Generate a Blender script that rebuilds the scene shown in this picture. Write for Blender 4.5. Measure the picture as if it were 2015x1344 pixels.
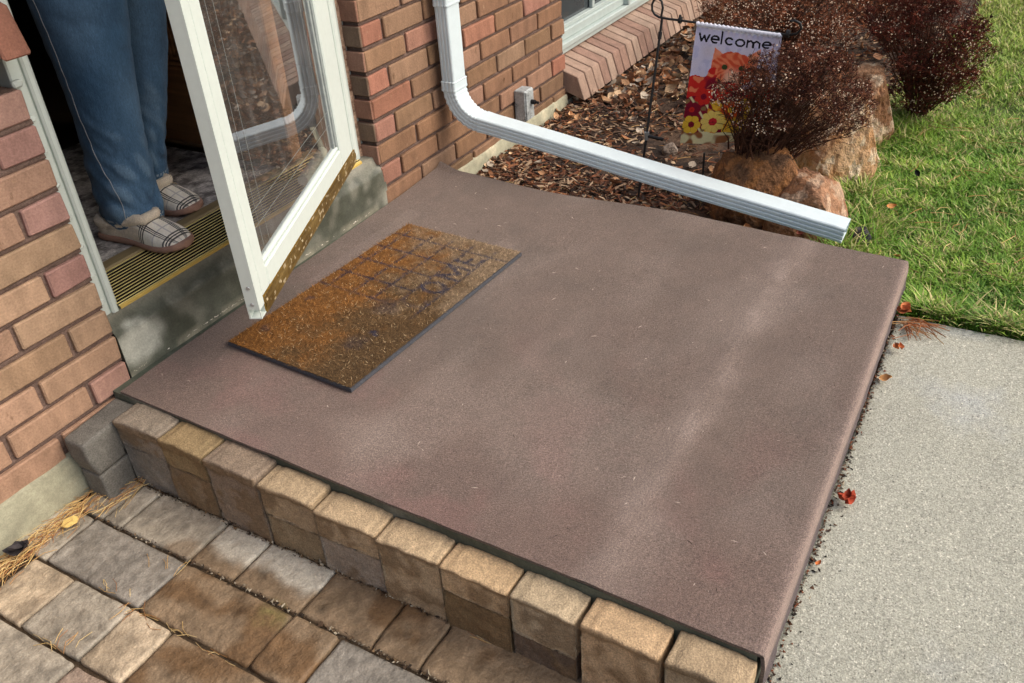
import bpy, math, random
import numpy as np
from mathutils import Vector, Matrix, noise, Quaternion
random.seed(7); rng = np.random.default_rng(11)
for o in list(bpy.data.objects): bpy.data.objects.remove(o)
SC = bpy.context.scene; COL = SC.collection
R = math.radians

# ---------------------------------------------------------------- camera, sky, sun, exposure
cam = bpy.data.cameras.new('camera'); camo = bpy.data.objects.new('camera', cam); COL.objects.link(camo)
RC = [[0.49170705, -0.8686449, -0.06066478], [-0.51077526, -0.23130338, -0.82801412], [0.70521827, 0.43812645, -0.55741583]]
m = Matrix(((RC[0][0], -RC[1][0], -RC[2][0]), (RC[0][1], -RC[1][1], -RC[2][1]), (RC[0][2], -RC[1][2], -RC[2][2])))
camo.matrix_world = Matrix.Translation((-0.93820177, -1.59171396, 1.11684193)) @ m.to_4x4()
cam.sensor_fit = 'HORIZONTAL'; cam.sensor_width = 36; cam.lens = 1741.533 / 2015 * 36
cam.clip_start = 0.02; cam.clip_end = 500
SC.camera = camo
w = bpy.data.worlds.new('World'); SC.world = w; w.use_nodes = True
nt = w.node_tree; bg = nt.nodes['Background']; sky = nt.nodes.new('ShaderNodeTexSky'); sky.sky_type = 'NISHITA'
SUN_EL, SUN_ROT = R(44), R(162)
sky.sun_disc = False; sky.sun_elevation = SUN_EL; sky.sun_rotation = SUN_ROT; sky.air_density = 1.0; sky.dust_density = 6.0; sky.ozone_density = 1.0
nt.links.new(sky.outputs[0], bg.inputs[0]); bg.inputs[1].default_value = 0.15
sl = bpy.data.lights.new('sun', 'SUN'); sl.energy = 0.85; sl.angle = R(55); sl.color = (1.0, 0.975, 0.91)
so = bpy.data.objects.new('sun', sl); COL.objects.link(so)
sd = Vector((math.sin(SUN_ROT) * math.cos(SUN_EL), math.cos(SUN_ROT) * math.cos(SUN_EL), math.sin(SUN_EL)))
so.rotation_euler = sd.to_track_quat('Z', 'Y').to_euler(); so.location = (0, -3, 6)
SC.view_settings.view_transform = 'Standard'; SC.view_settings.look = 'None'; SC.view_settings.gamma = 1; SC.view_settings.exposure = 0.38

# ---------------------------------------------------------------- materials
def lin(r, g, b):
    f = lambda c: (c / 255 / 12.92) if c / 255 <= 0.04045 else ((c / 255 + 0.055) / 1.055) ** 2.4
    return (f(r), f(g), f(b))
MATS = {}
def mat(name, col=(0.5, 0.5, 0.5), attr=False, rough=0.8, spec=0.3, nz=(), bumps=(), metallic=0.0, mix=(), sheen=0, coat=0, rnz=None):
    """nz: (scale, amount[, stretch xyz[, detail]]) multiplies brightness; mix: (scale, colour, lo, hi[, stretch]) blends a colour by noise; bumps: (scale, strength, distance[, stretch])"""
    if name in MATS: return MATS[name]
    M = bpy.data.materials.new(name); M.use_nodes = True; t = M.node_tree; N = t.nodes; Lk = t.links.new
    b = N['Principled BSDF']; b.inputs['Roughness'].default_value = rough; b.inputs['Specular IOR Level'].default_value = spec; b.inputs['Metallic'].default_value = metallic
    if sheen: b.inputs['Sheen Weight'].default_value = sheen
    if coat: b.inputs['Coat Weight'].default_value = coat
    geo = N.new('ShaderNodeNewGeometry')
    def noise_out(scale, stretch=(1, 1, 1), detail=3, off=0):
        mp = N.new('ShaderNodeMapping'); mp.inputs['Scale'].default_value = [s * scale for s in stretch]; mp.inputs['Location'].default_value = (off, off * 1.7, off * .3)
        Lk(geo.outputs['Position'], mp.inputs['Vector'])
        n = N.new('ShaderNodeTexNoise'); n.inputs['Scale'].default_value = 1; n.inputs['Detail'].default_value = detail; n.inputs['Roughness'].default_value = 0.6
        Lk(mp.outputs[0], n.inputs['Vector']); return n.outputs['Fac']
    if attr:
        a = N.new('ShaderNodeAttribute'); a.attribute_name = 'Col'; c = a.outputs['Color']
    else:
        rgb = N.new('ShaderNodeRGB'); rgb.outputs[0].default_value = (*col, 1); c = rgb.outputs[0]
    for i, q in enumerate(mix):
        f = noise_out(q[0], q[4] if len(q) > 4 else (1, 1, 1), 4, off=3.3 * i + 1)
        mr = N.new('ShaderNodeMapRange'); mr.inputs['From Min'].default_value = q[2]; mr.inputs['From Max'].default_value = q[3]; Lk(f, mr.inputs['Value'])
        mx = N.new('ShaderNodeMix'); mx.data_type = 'RGBA'; Lk(mr.outputs[0], mx.inputs['Factor']); Lk(c, mx.inputs['A']); mx.inputs['B'].default_value = (*q[1], 1); c = mx.outputs['Result']
    for i, q in enumerate(nz):
        f = noise_out(q[0], q[2] if len(q) > 2 else (1, 1, 1), q[3] if len(q) > 3 else 3, off=7.1 * i)
        mr = N.new('ShaderNodeMapRange'); mr.inputs['From Min'].default_value = 0.3; mr.inputs['From Max'].default_value = 0.7
        mr.inputs['To Min'].default_value = 1 - q[1]; mr.inputs['To Max'].default_value = 1 + q[1]; Lk(f, mr.inputs['Value'])
        vm = N.new('ShaderNodeVectorMath'); vm.operation = 'SCALE'; Lk(c, vm.inputs[0]); Lk(mr.outputs[0], vm.inputs['Scale']); c = vm.outputs[0]
    Lk(c, b.inputs['Base Color'])
    if rnz:
        f = noise_out(rnz[0], off=20); mr = N.new('ShaderNodeMapRange'); mr.inputs['From Min'].default_value = 0.35; mr.inputs['From Max'].default_value = 0.65
        mr.inputs['To Min'].default_value = rnz[1]; mr.inputs['To Max'].default_value = rnz[2]; Lk(f, mr.inputs['Value']); Lk(mr.outputs[0], b.inputs['Roughness'])
    nrm = None
    for i, q in enumerate(bumps):
        f = noise_out(q[0], q[3] if len(q) > 3 else (1, 1, 1), 4, off=11 + i)
        bp = N.new('ShaderNodeBump'); bp.inputs['Strength'].default_value = q[1]; bp.inputs['Distance'].default_value = q[2]; Lk(f, bp.inputs['Height'])
        if nrm: Lk(nrm, bp.inputs['Normal'])
        nrm = bp.outputs[0]
    if nrm: Lk(nrm, b.inputs['Normal'])
    MATS[name] = M; return M

# ---------------------------------------------------------------- mesh helpers (world coordinates in; origin moved to the thing's base)
class MB:
    def __init__(s): s.v = []; s.f = []; s.c = []; s.n = 0; s.sm = []
    def add(s, vs, fs, col=(1, 1, 1), smooth=False):
        k = s.n; s.v.append(np.asarray(vs, float)); s.n += len(vs)
        for i, f in enumerate(fs):
            s.f.append([k + j for j in f]); s.c.append(col[i] if isinstance(col, list) else col); s.sm.append(smooth)
    def build(s, name, M, parent=None, org=None, pt=False):
        me = bpy.data.meshes.new(name); V = np.concatenate(s.v) if s.v else np.zeros((0, 3))
        if parent is not None: org = Vector(parent['_org'])
        elif org is None:
            lo, hi = V.min(0), V.max(0); org = Vector(((lo[0] + hi[0]) / 2, (lo[1] + hi[1]) / 2, lo[2]))
        org = Vector(org)
        me.from_pydata((V - np.array(org)).tolist(), [], s.f)
        me.materials.append(M)
        if pt:   # blend the face colours onto the vertices
            acc = np.zeros((len(V), 3)); cnt = np.zeros(len(V)); nn = np.array([len(f) for f in s.f]); ix = np.concatenate([np.array(f) for f in s.f]); cf = np.repeat(np.array([c[:3] for c in s.c]), nn, axis=0)
            np.add.at(acc, ix, cf); np.add.at(cnt, ix, 1); acc /= np.maximum(cnt, 1)[:, None]
            a = me.attributes.new('Col', 'FLOAT_COLOR', 'POINT'); a.data.foreach_set('color', np.concatenate([acc, np.ones((len(V), 1))], 1).astype(np.float32).ravel())
        else:
            a = me.attributes.new('Col', 'FLOAT_COLOR', 'FACE')
            a.data.foreach_set('color', np.array([[*c[:3], 1] for c in s.c], np.float32).ravel())
        me.polygons.foreach_set('use_smooth', s.sm); me.update()
        o = bpy.data.objects.new(name, me); COL.objects.link(o)
        if parent is None: o.location = org
        else: o.parent = parent
        o['_org'] = tuple(org)
        return o
def tag(o, label=None, cat=None, group=None, kind=None):
    if label: o['label'] = label
    if cat: o['category'] = cat
    if group: o['group'] = group
    if kind: o['kind'] = kind
    return o
def empty(name, loc, label, cat, group=None):
    o = bpy.data.objects.new(name, None); o.empty_display_size = 0.05; COL.objects.link(o); o.location = loc; o['_org'] = tuple(loc)
    return tag(o, label, cat, group)
BOXF = [(0, 3, 2, 1), (4, 5, 6, 7), (0, 1, 5, 4), (1, 2, 6, 5), (2, 3, 7, 6), (3, 0, 4, 7)]
def box(mb, lo, hi, col=(1, 1, 1), T=None):
    (a, b, c), (d, e, f) = lo, hi
    v = [(a, b, c), (d, b, c), (d, e, c), (a, e, c), (a, b, f), (d, b, f), (d, e, f), (a, e, f)]
    if T: v = [tuple(T(Vector(p))) for p in v]
    mb.add(v, BOXF, col)
def cbox(mb, lo, hi, ch, col=(1, 1, 1), jit=0.0, T=None):
    """box with chamfered edges"""
    lo, hi = np.array(lo, float), np.array(hi, float); ch = min(ch, (hi - lo).min() * .45); V = []; idx = {}
    for ax in range(3):
        for sx in (0, 1):
            for sy in (0, 1):
                for sz in (0, 1):
                    s = (sx, sy, sz); p = np.where(np.array(s) == 0, lo, hi).astype(float)
                    for a in range(3):
                        if a != ax: p[a] += ch if s[a] == 0 else -ch
                    idx[(ax, s)] = len(V); V.append(p)
    V = np.array(V)
    if jit:
        J = {s: rng.uniform(-jit, jit, 3) for s in [(a, b, c) for a in (0, 1) for b in (0, 1) for c in (0, 1)]}
        for (ax, s), i in idx.items(): V[i] += J[s]
    F = []
    for ax in range(3):
        o1, o2 = [a for a in range(3) if a != ax]
        for side in (0, 1):
            q = []
            for (a, b) in ((0, 0), (1, 0), (1, 1), (0, 1)):
                s = [0, 0, 0]; s[ax] = side; s[o1] = a; s[o2] = b; q.append(idx[(ax, tuple(s))])
            if (side == 0) ^ (ax == 1): q = q[::-1]
            F.append(q)
    for a1 in range(3):
        for a2 in range(a1 + 1, 3):
            a3 = 3 - a1 - a2
            for s1 in (0, 1):
                for s2 in (0, 1):
                    s = [0, 0, 0]; s[a1] = s1; s[a2] = s2; t0 = tuple(s); s[a3] = 1; t1 = tuple(s)
                    F.append([idx[(a1, t0)], idx[(a2, t0)], idx[(a2, t1)], idx[(a1, t1)]])
    for s in [(a, b, c) for a in (0, 1) for b in (0, 1) for c in (0, 1)]: F.append([idx[(0, s)], idx[(1, s)], idx[(2, s)]])
    if T: V = np.array([tuple(T(Vector(p))) for p in V])
    mb.add(V, F, col)
def stone(mb, lo, hi, n, ch, amp, sc, colf, disp=None, seed=0.0):
    """subdivided rounded block with noisy faces; colf(p)->colour"""
    lo, hi = np.array(lo, float), np.array(hi, float); size = hi - lo
    nn = [max(2, int(round(size[a] / n))) for a in range(3)]; V = []; F = []; key = {}
    def vid(i, j, k):
        if (i, j, k) in key: return key[(i, j, k)]
        p = lo + size * np.array([i / nn[0], j / nn[1], k / nn[2]])
        c = np.clip(p, lo + ch, hi - ch); d = p - c; L = np.linalg.norm(d)
        if L > ch * .999: p = c + d / L * ch
        q = Vector(p) * sc + Vector((seed, seed * 2, seed * 3))
        p = p + amp * np.array([noise.noise(q), noise.noise(q + Vector((9, 9, 9))), noise.noise(q + Vector((5, 1, 7)))]) + amp * .5 * np.array(noise.noise_vector(q * 3.1))
        if disp: p = disp(p)
        key[(i, j, k)] = len(V); V.append(p); return key[(i, j, k)]
    def grid(ax, side):
        o1, o2 = [a for a in range(3) if a != ax]
        for a in range(nn[o1]):
            for b in range(nn[o2]):
                q = []
                for (u, v) in ((0, 0), (1, 0), (1, 1), (0, 1)):
                    s = [0, 0, 0]; s[ax] = side * nn[ax]; s[o1] = a + u; s[o2] = b + v; q.append(vid(*s))
                if (side == 0) ^ (ax == 1): q = q[::-1]
                F.append(q)
    for ax in range(3):
        for s in (0, 1): grid(ax, s)
    cols = [colf(np.mean([V[i] for i in f], axis=0)) for f in F]
    mb.add(V, F, cols, True)
def grid_mesh(mb, P, col=(1, 1, 1), smooth=True, closed=False, cols=None):
    """P: (n, m, 3)"""
    n, m_, _ = P.shape; F = []; C = []
    for i in range(n - 1):
        for j in range(m_ - (0 if closed else 1)):
            j2 = (j + 1) % m_; F.append((i * m_ + j, (i + 1) * m_ + j, (i + 1) * m_ + j2, i * m_ + j2))
            C.append(col if cols is None else tuple(cols[i, j]))
    mb.add(P.reshape(-1, 3), F, C, smooth)
def tube(mb, pts, r, seg=8, col=(1, 1, 1), cap=True, smooth=True):
    pts = [Vector(p) for p in pts]; n = len(pts); rr = r if isinstance(r, (list, tuple)) else [r] * n; P = []
    t0 = (pts[1] - pts[0]).normalized(); up = Vector((0, 0, 1)) if abs(t0.z) < .9 else Vector((1, 0, 0)); nrm = (up - t0 * up.dot(t0)).normalized()
    for i in range(n):
        t = (pts[min(i + 1, n - 1)] - pts[max(i - 1, 0)]).normalized(); nrm = (nrm - t * nrm.dot(t)).normalized(); bn = t.cross(nrm)
        P.append([tuple(pts[i] + (nrm * math.cos(a) + bn * math.sin(a)) * rr[i]) for a in [2 * math.pi * k / seg for k in range(seg)]])
    P = np.array(P); grid_mesh(mb, P[:, ::-1], col, smooth, True)
    if cap:
        mb.add(P[0], [list(range(seg))], col); mb.add(P[-1], [list(range(seg))[::-1]], col)
def dull(c, k):
    g = .3 * c[0] + .55 * c[1] + .15 * c[2]; return tuple(v + (g - v) * k for v in c)
def vary(c, a, b=None):
    k = 1 + random.uniform(-a, a); b = b or 0; return tuple(max(0, x * k * (1 + random.uniform(-b, b))) for x in c)
def fbm(p, s, o=0.0):
    q = Vector((p[0] * s + o, p[1] * s + o * 1.3, (p[2] if len(p) > 2 else 0) * s)); return noise.fractal(q, 1.0, 2.0, 4)
def lerp(a, b, t): t = max(0, min(1, t)); return tuple(x + (y - x) * t for x, y in zip(a, b))
def smst(a, b, x): t = max(0, min(1, (x - a) / (b - a))); return t * t * (3 - 2 * t)

# ================================================================= GROUND, PAVING
G_SOIL = mat('soil', lin(92, 72, 56), rough=.95, nz=((18, .35), (120, .45)), bumps=((30, .8, .02), (180, .8, .004)), mix=((5, lin(50, 40, 34), .45, .6),))
mb = MB(); n = 80
xs = np.concatenate([np.linspace(-60, -2, 8), np.linspace(-1.5, 6, 90), np.linspace(8, 80, 8)]); ys = np.concatenate([np.linspace(-60, -4, 8), np.linspace(-3.5, 1.5, 60), np.linspace(3, 60, 8)])
P = np.zeros((len(xs), len(ys), 3))
for i, x in enumerate(xs):
    for j, y in enumerate(ys):
        z = -.215
        if x > 1.0: z = -.215 + .095 * smst(1.0, 1.22, x) + .012 * fbm((x, y), 3) * smst(1.0, 1.3, x)
        P[i, j] = (x, y, z)
grid_mesh(mb, P); tag(mb.build('ground', G_SOIL, org=(0, 0, 0)), kind='structure')

def bed_z(x, y): return -.12 + .018 * fbm((x, y), 2.2) + .03 * smst(-.5, 0, y) * smst(1.6, 2.4, x)
mb = MB(); xs = np.linspace(1.19, 6.0, 150); ys = np.linspace(-1.45, 0.02, 70)
P = np.array([[(x, y, bed_z(x, y) + .006 * fbm((x, y), 14)) for y in ys] for x in xs])
grid_mesh(mb, P); tag(mb.build('garden_bed', mat('bed_soil', lin(84, 68, 56), rough=.95, nz=((9, .3), (60, .35), (300, .3)), bumps=((40, .9, .015), (250, .9, .004)), mix=((3.2, lin(56, 42, 34), .42, .62), (20, lin(140, 118, 96), .58, .7))), org=(1.2, 0, -.13)), kind='structure')
# lawn soil sheet
def edge_y(x): return -1.235 - .02 * math.sin(x * 5) + .10 * smst(1.5, 2.1, x) - .1 * smst(2.3, 2.9, x) - .05 * smst(3, 4.2, x)
def lawn_z(x, y): return -.112 + .012 * fbm((x, y), 1.7, 3)
mb = MB(); xs = np.linspace(1.1, 7.5, 90); P = []
for x in xs:
    y0 = edge_y(x); P.append([(x + (0 if k else 0), y0 + (-5.5 - y0) * (k / 50) ** 1.5, lawn_z(x, y0) - .0 if k > 0 else -.135) for k in range(51)])
grid_mesh(mb, np.array(P)); tag(mb.build('lawn_ground', mat('lawn_soil', lin(70, 84, 34), rough=.95, nz=((20, .4), (90, .4))), org=(1.1, -1.3, -.13)), kind='structure')
# sidewalk
SW = mat('sidewalk_concrete', lin(168, 168, 154), rough=.9, spec=.25,
         nz=((1.3, .08), (6, .05), (110, .14), (330, .34, (1, 1, 1), 2)), bumps=((330, .8, .003), (110, .3, .004)), mix=((2.2, lin(168, 172, 170), .58, .70), (260, lin(214, 212, 198), .58, .66), (230, lin(84, 82, 76), .62, .70)))
mb = MB(); nx, ny = 110, 60
xs = np.linspace(-2.6, 1.095, nx); P = []
for i, x in enumerate(xs):
    row = [(x, -1.4475 + .002 * fbm((x, 0), 30), -.2), (x, -1.4475 + .002 * fbm((x, 0), 30), -.104)]
    row += [(x, -1.451 - (3.5 - 1.451) * (k / (ny - 1)) ** 1.3, -.1 + .0012 * fbm((x, k * .03), 9)) for k in range(ny)]
    P.append(row)
P = np.array(P)
P[-1, :, 0] += [.006 * fbm((q[1], 1), 20) for q in P[-1]]
grid_mesh(mb, P); lst = P[-1]; d = lst.copy(); d[:, 2] = -.2; d[:, 0] += .004
grid_mesh(mb, np.stack([lst, d])); sidewalk = tag(mb.build('sidewalk', SW, org=(-.5, -2, -.2)), kind='structure')

# patio pavers (one paved surface)
PAV = mat('paver_stone', attr=True, rough=.72, spec=.35, nz=((14, .12, (1, 1, 1), 5), (70, .16), (300, .2)), bumps=((26, .6, .014), (120, .5, .005)), rnz=(8, .45, .9))
c_gray, c_tan, c_brown, c_lt, c_dk, c_red = lin(150, 144, 132), lin(164, 148, 124), lin(134, 112, 84), lin(180, 170, 150), lin(134, 131, 126), lin(152, 132, 118)
c_gray, c_tan, c_brown, c_lt, c_dk, c_red = [tuple(v * w for v, w in zip(dull(q, .3), (1.05, 1.0, .90))) for q in (c_gray, c_tan, c_brown, c_lt, c_dk, c_red)]
rows = [(-.240, -.122, [-.03, -.11, -.168, -.366, -.482, -.652, -.818, -.920, -1.20, -1.46], [c_gray, c_gray, c_gray, c_lt, c_lt, c_brown, c_brown, c_brown, c_brown]),
        (-.370, -.243, [.02, -.098, -.368, -.648, -.757, -1.01, -1.19, -1.46], [c_gray, c_dk, c_brown, c_brown, c_dk, c_brown, c_gray]),
        (-.500, -.373, [-.07, -.200, -.365, -.472, -.735, -.90, -1.17, -1.46], [c_tan, c_gray, c_tan, c_brown, c_brown, c_gray, c_brown]),
        (-.632, -.503, [-.02, -.14, -.365, -.50, -.76, -.93, -1.2, -1.46], [c_gray, c_gray, c_red, c_brown, c_gray, c_brown, c_tan])]
x1 = -.635
while x1 > -2.4:
    ysl = [-.02]; 
    while ysl[-1] > -1.46: ysl.append(max(-1.46, ysl[-1] - random.choice([.13, .17, .27])))
    rows.append((x1 - .128, x1, ysl, [random.choice([c_gray, c_tan, c_brown, c_red, c_dk]) for _ in ysl])); x1 -= .131
mb = MB(); sd_ = 0
def pcol(base, key):
    def f(p):
        k = 1 + .26 * fbm(p, 16, key) + .22 * fbm((p[0] * 1.6, p[1], p[2]), 60, key) - .35 * smst(.28, .42, fbm(p, 75, key + 2))
        c = tuple(v * k for v in base)
        st = fbm(p, 9, 5.5)
        # dried lime bloom on the pavers next to the step, and wet brown below it
        e = smst(-.16, -.02, .15 - abs(p[1] + .545) * .9 - abs(p[0] + .16) * 1.5 + .07 * fbm(p, 26, 2))
        c = lerp(c, lin(205, 200, 185), e * .8 if base in (c_lt,) else 0)
        if base == c_lt: c = lerp(c, tuple(v * k for v in c_brown), smst(-.175, -.205, p[0] + .02 * fbm(p, 22, 4) + .01 * math.sin(p[1] * 40)))
        if base == c_brown: c = lerp(c, tuple(v * k for v in lin(112, 88, 62)), smst(.0, .35, st))
        if base in (c_gray, c_dk, c_tan): c = lerp(c, tuple(v * 1.35 for v in c), smst(.1, .4, fbm(p, 13, 8)))
        if base == c_gray and p[0] > -.25 and p[1] > -.37: c = lerp(c, c_brown, .7 * smst(.03, .0, math.hypot(p[0] + .225, (p[1] + .335) * .8) - .012 + .012 * fbm(p, 30, 1)))
        mo = smst(.045, .02, math.hypot((p[0] + .262) * 1.1, (p[1] + .612)) + .02 * fbm(p, 60, 2)); c = lerp(c, lin(112, 106, 62), mo * .75 * smst(-.1, .12, fbm(p, 190, 3)))
        return c
    return f
for (xa, xb, ysl, cl) in rows:
    for k in range(len(ysl) - 1):
        sd_ += 1.37; dz = random.uniform(-.003, .003); near = xb > -.7
        tilt = (random.uniform(-.012, .012), random.uniform(-.012, .012)); cx, cy = (xa + xb) / 2, (ysl[k] + ysl[k + 1]) / 2
        def dsp(p, tilt=tilt, cx=cx, cy=cy, k=k, xb=xb):
            z = p[2] + tilt[0] * (p[0] - cx) + tilt[1] * (p[1] - cy)
            if xb == -.243 and k == 1 and p[2] > -.19: z -= .003 * math.exp(-((p[1] + .215) / .004) ** 2)
            return np.array((p[0], p[1], z))
        stone(mb, (xa + .0022, ysl[k + 1] + .0028, -.215), (xb - .0022, ysl[k] - .0028, -.18 + dz), .0065 if near else .04, .0035, .0024, 16, pcol(cl[k], sd_), dsp, sd_)
tag(mb.build('patio', PAV, org=(-1, -.7, -.21), pt=True), kind='structure')
mb = MB(); box(mb, (-2.6, -1.468, -.21), (-.02, .0, -.19)); tag(mb.build('joint_sand', mat('joint_sand', lin(70, 58, 44), rough=.95, nz=((60, .4), (300, .4)), bumps=((200, .8, .004),))), kind='structure')

# ================================================================= PORCH
porch = empty('porch_step', (.55, -.75, -.2), 'low concrete porch slab under the brown carpet, its grey green edge showing', 'porch')
CON = mat('dark_concrete', lin(84, 90, 78), rough=.75, spec=.35, nz=((5, .25), (40, .2), (260, .2)), bumps=((60, .3, .005), (300, .4, .002)), mix=((7, lin(126, 128, 116), .55, .72),))
mb = MB(); v = [(-.053, -.001, -.2), (-.086, -1.443, -.2), (1.18, -1.424, -.2), (1.235, -.001, -.2)]; v += [(a, b, -.0045) for a, b, c in v]
mb.add(v, [(0, 3, 2, 1), (4, 5, 6, 7), (0, 1, 5, 4), (1, 2, 6, 5), (2, 3, 7, 6), (3, 0, 4, 7)]); mb.build('slab', CON, porch)

# carpet
C_A, C_B, C_D, C_E = np.array([-.052, -.028]), np.array([-.088, -1.451]), np.array([1.187, -1.437]), np.array([1.257, -.008])
nu, nv = 230, 230; P = np.zeros((nu, nv, 3)); cc = np.zeros((nu, nv, 3))
CB, CR, CL, CDK = lin(118, 102, 92), lin(127, 102, 94), lin(149, 134, 124), lin(106, 93, 84)
wall_line = lambda u: (1 - u) * C_A + u * C_E
def carpet_pt(u, v):
    left = C_A + (C_B - C_A) * v + np.array([-.004 * math.sin(math.pi * min(1, v * 1.3)) + .0012 * noise.noise(Vector((v * 30, 2, 2))), 0])
    right = C_E + (C_D - C_E) * v + np.array([-.03 * math.exp(-((v - .3) / .17) ** 2) + .035 * math.exp(-((v - .62) / .3) ** 2) * (1 - v), 0])
    p = left * (1 - u) + right * u
    x, y = p
    z = .0015 * fbm((x, y), 2.3) + .0006 * fbm((x, y), 8)
    z += .0028 * math.exp(-((y + 1.172 + .006 * math.sin(x * 6)) / .028) ** 2) + .0025 * math.exp(-((y + .52 + .25 * x) / .05) ** 2)
    if v < .03 and u > .05:  # curled up a little against the wall
        z += (.03 - v) * .25 * smst(.8, 1, u)
    z += .012 * smst(.975, 1, u) * smst(.06, 0, v)
    return np.array((x, y, z + .003))
for i in range(nu):
    for j in range(nv):
        u = i / (nu - 1); v = j / (nv - 1); P[i, j] = carpet_pt(u, v); x, y, z = P[i, j]
        f = fbm((x, y), 3.5, 1); c = lerp(CB, CDK, .6 * smst(-.1, .5, f))
        c = lerp(c, CR, smst(.0, .5, fbm((x, y), 4.5, 6)) * smst(.7, 0, u) * .8 + .35 * smst(.35, 0, u))
        c = lerp(c, lin(152, 135, 125), .75 * math.exp(-((y + 1.172 + .012 * fbm((x, 1), 7)) / (.036 + .02 * fbm((x, y), 5))) ** 2) * (.45 + 1.1 * max(0, fbm((x, y * 2), 7, 9) + .25)))
        c = lerp(c, CL, .30 * smst(-.05, .45, fbm((x, y * 1.6), 2.2, 12)) * smst(.0, .3, v))
        c = lerp(c, lin(160, 140, 130), .6 * smst(.985, 1, v))
        c = lerp(c, CL, .45 * smst(.10, .02, abs(y + .62) * .6 + abs(x - .06) * .8))
        if 0.09 < -y < .14 and x > .5 and x < .95: c = lerp(c, CL, .25)
        cc[i, j] = c
mb = MB(); 
# outer drape over the front edge
ext = []; ecol = []
for i in range(nu):
    u = i / (nu - 1); x, y, z = P[i, -1]; q = []
    ln = .083 + .004 * fbm((x, 0), 4)
    for k in range(1, 9):
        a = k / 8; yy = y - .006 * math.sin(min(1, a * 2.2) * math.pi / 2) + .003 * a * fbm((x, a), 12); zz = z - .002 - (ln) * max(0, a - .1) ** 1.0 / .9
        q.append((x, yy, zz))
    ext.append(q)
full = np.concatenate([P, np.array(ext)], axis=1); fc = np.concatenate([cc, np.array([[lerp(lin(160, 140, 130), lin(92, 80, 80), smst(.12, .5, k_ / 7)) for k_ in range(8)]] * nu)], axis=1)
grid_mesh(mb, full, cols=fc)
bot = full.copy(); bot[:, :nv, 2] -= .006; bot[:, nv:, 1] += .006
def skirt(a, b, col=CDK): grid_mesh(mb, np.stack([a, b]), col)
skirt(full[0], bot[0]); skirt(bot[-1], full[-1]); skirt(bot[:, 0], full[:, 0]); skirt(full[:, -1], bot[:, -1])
CARP = mat('carpet_pile', attr=True, rough=.97, spec=.08, sheen=.15, nz=((240, .26, (1, 1, 1), 4), (520, .42, (1, 1, 1), 2), (2.5, .05), (30, .06), (110, .07, (.12, 3.2, 1))), bumps=((520, .9, .004), (200, .4, .004)))
carpet = tag(mb.build('porch_carpet', CARP, pt=True), 'large mauve brown outdoor carpet covering the porch with a pale worn crease', 'carpet')

# doormat ---------------------------------------------------------
MA = np.array([.182, -.126]); MU = np.array([.668, -.040]); MV = np.array([-.022, -.375])
mat_root = empty('doormat', (.49, -.33, .006), 'worn coir doormat with faded blue grid lines and lettering on the carpet', 'doormat')
def mpt(s, t, z): q = MA + MU * s + MV * t; return (q[0], q[1], z)
def seg_d(p, a, b):
    ax, ay = a; bx, by = b; px, py = p; dx, dy = bx - ax, by - ay; L = dx * dx + dy * dy; k = 0 if L == 0 else max(0, min(1, ((px - ax) * dx + (py - ay) * dy) / L)); return math.hypot(px - ax - k * dx, py - ay - k * dy)
LET = []  # strokes in mat metres (s*.67, t*.375)
def S(x0, x1, pts): LET.extend([((x0 + (x1 - x0) * a[0], .665 + .17 * a[1]), (x0 + (x1 - x0) * b[0], .665 + .17 * b[1])) for a, b in pts])
E_ = [((0, 0), (0, 1)), ((0, 0), (1, 0)), ((0, .5), (.8, .5)), ((0, 1), (1, 1))]
M_ = [((0, 1), (0, 0)), ((0, 0), (.5, .8)), ((.5, .8), (1, 0)), ((1, 0), (1, 1))]
O_ = [((.5 + .5 * math.cos(a), .5 + .5 * math.sin(a)), (.5 + .5 * math.cos(a + .6), .5 + .5 * math.sin(a + .6))) for a in np.arange(0, 6.28, .6)]
C_ = [((.5 + .5 * math.cos(a), .5 + .5 * math.sin(a)), (.5 + .5 * math.cos(a + .6), .5 + .5 * math.sin(a + .6))) for a in np.arange(.9, 5.1, .6)]
S(.825, .872, E_); S(.70, .785, M_); S(.585, .655, O_); NCL = len(LET); S(.475, .535, C_)
COIR_O, COIR_B, COIR_L, BLUE = lin(140, 96, 50), lin(104, 80, 52), lin(152, 130, 104), lin(44, 52, 76)
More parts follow.
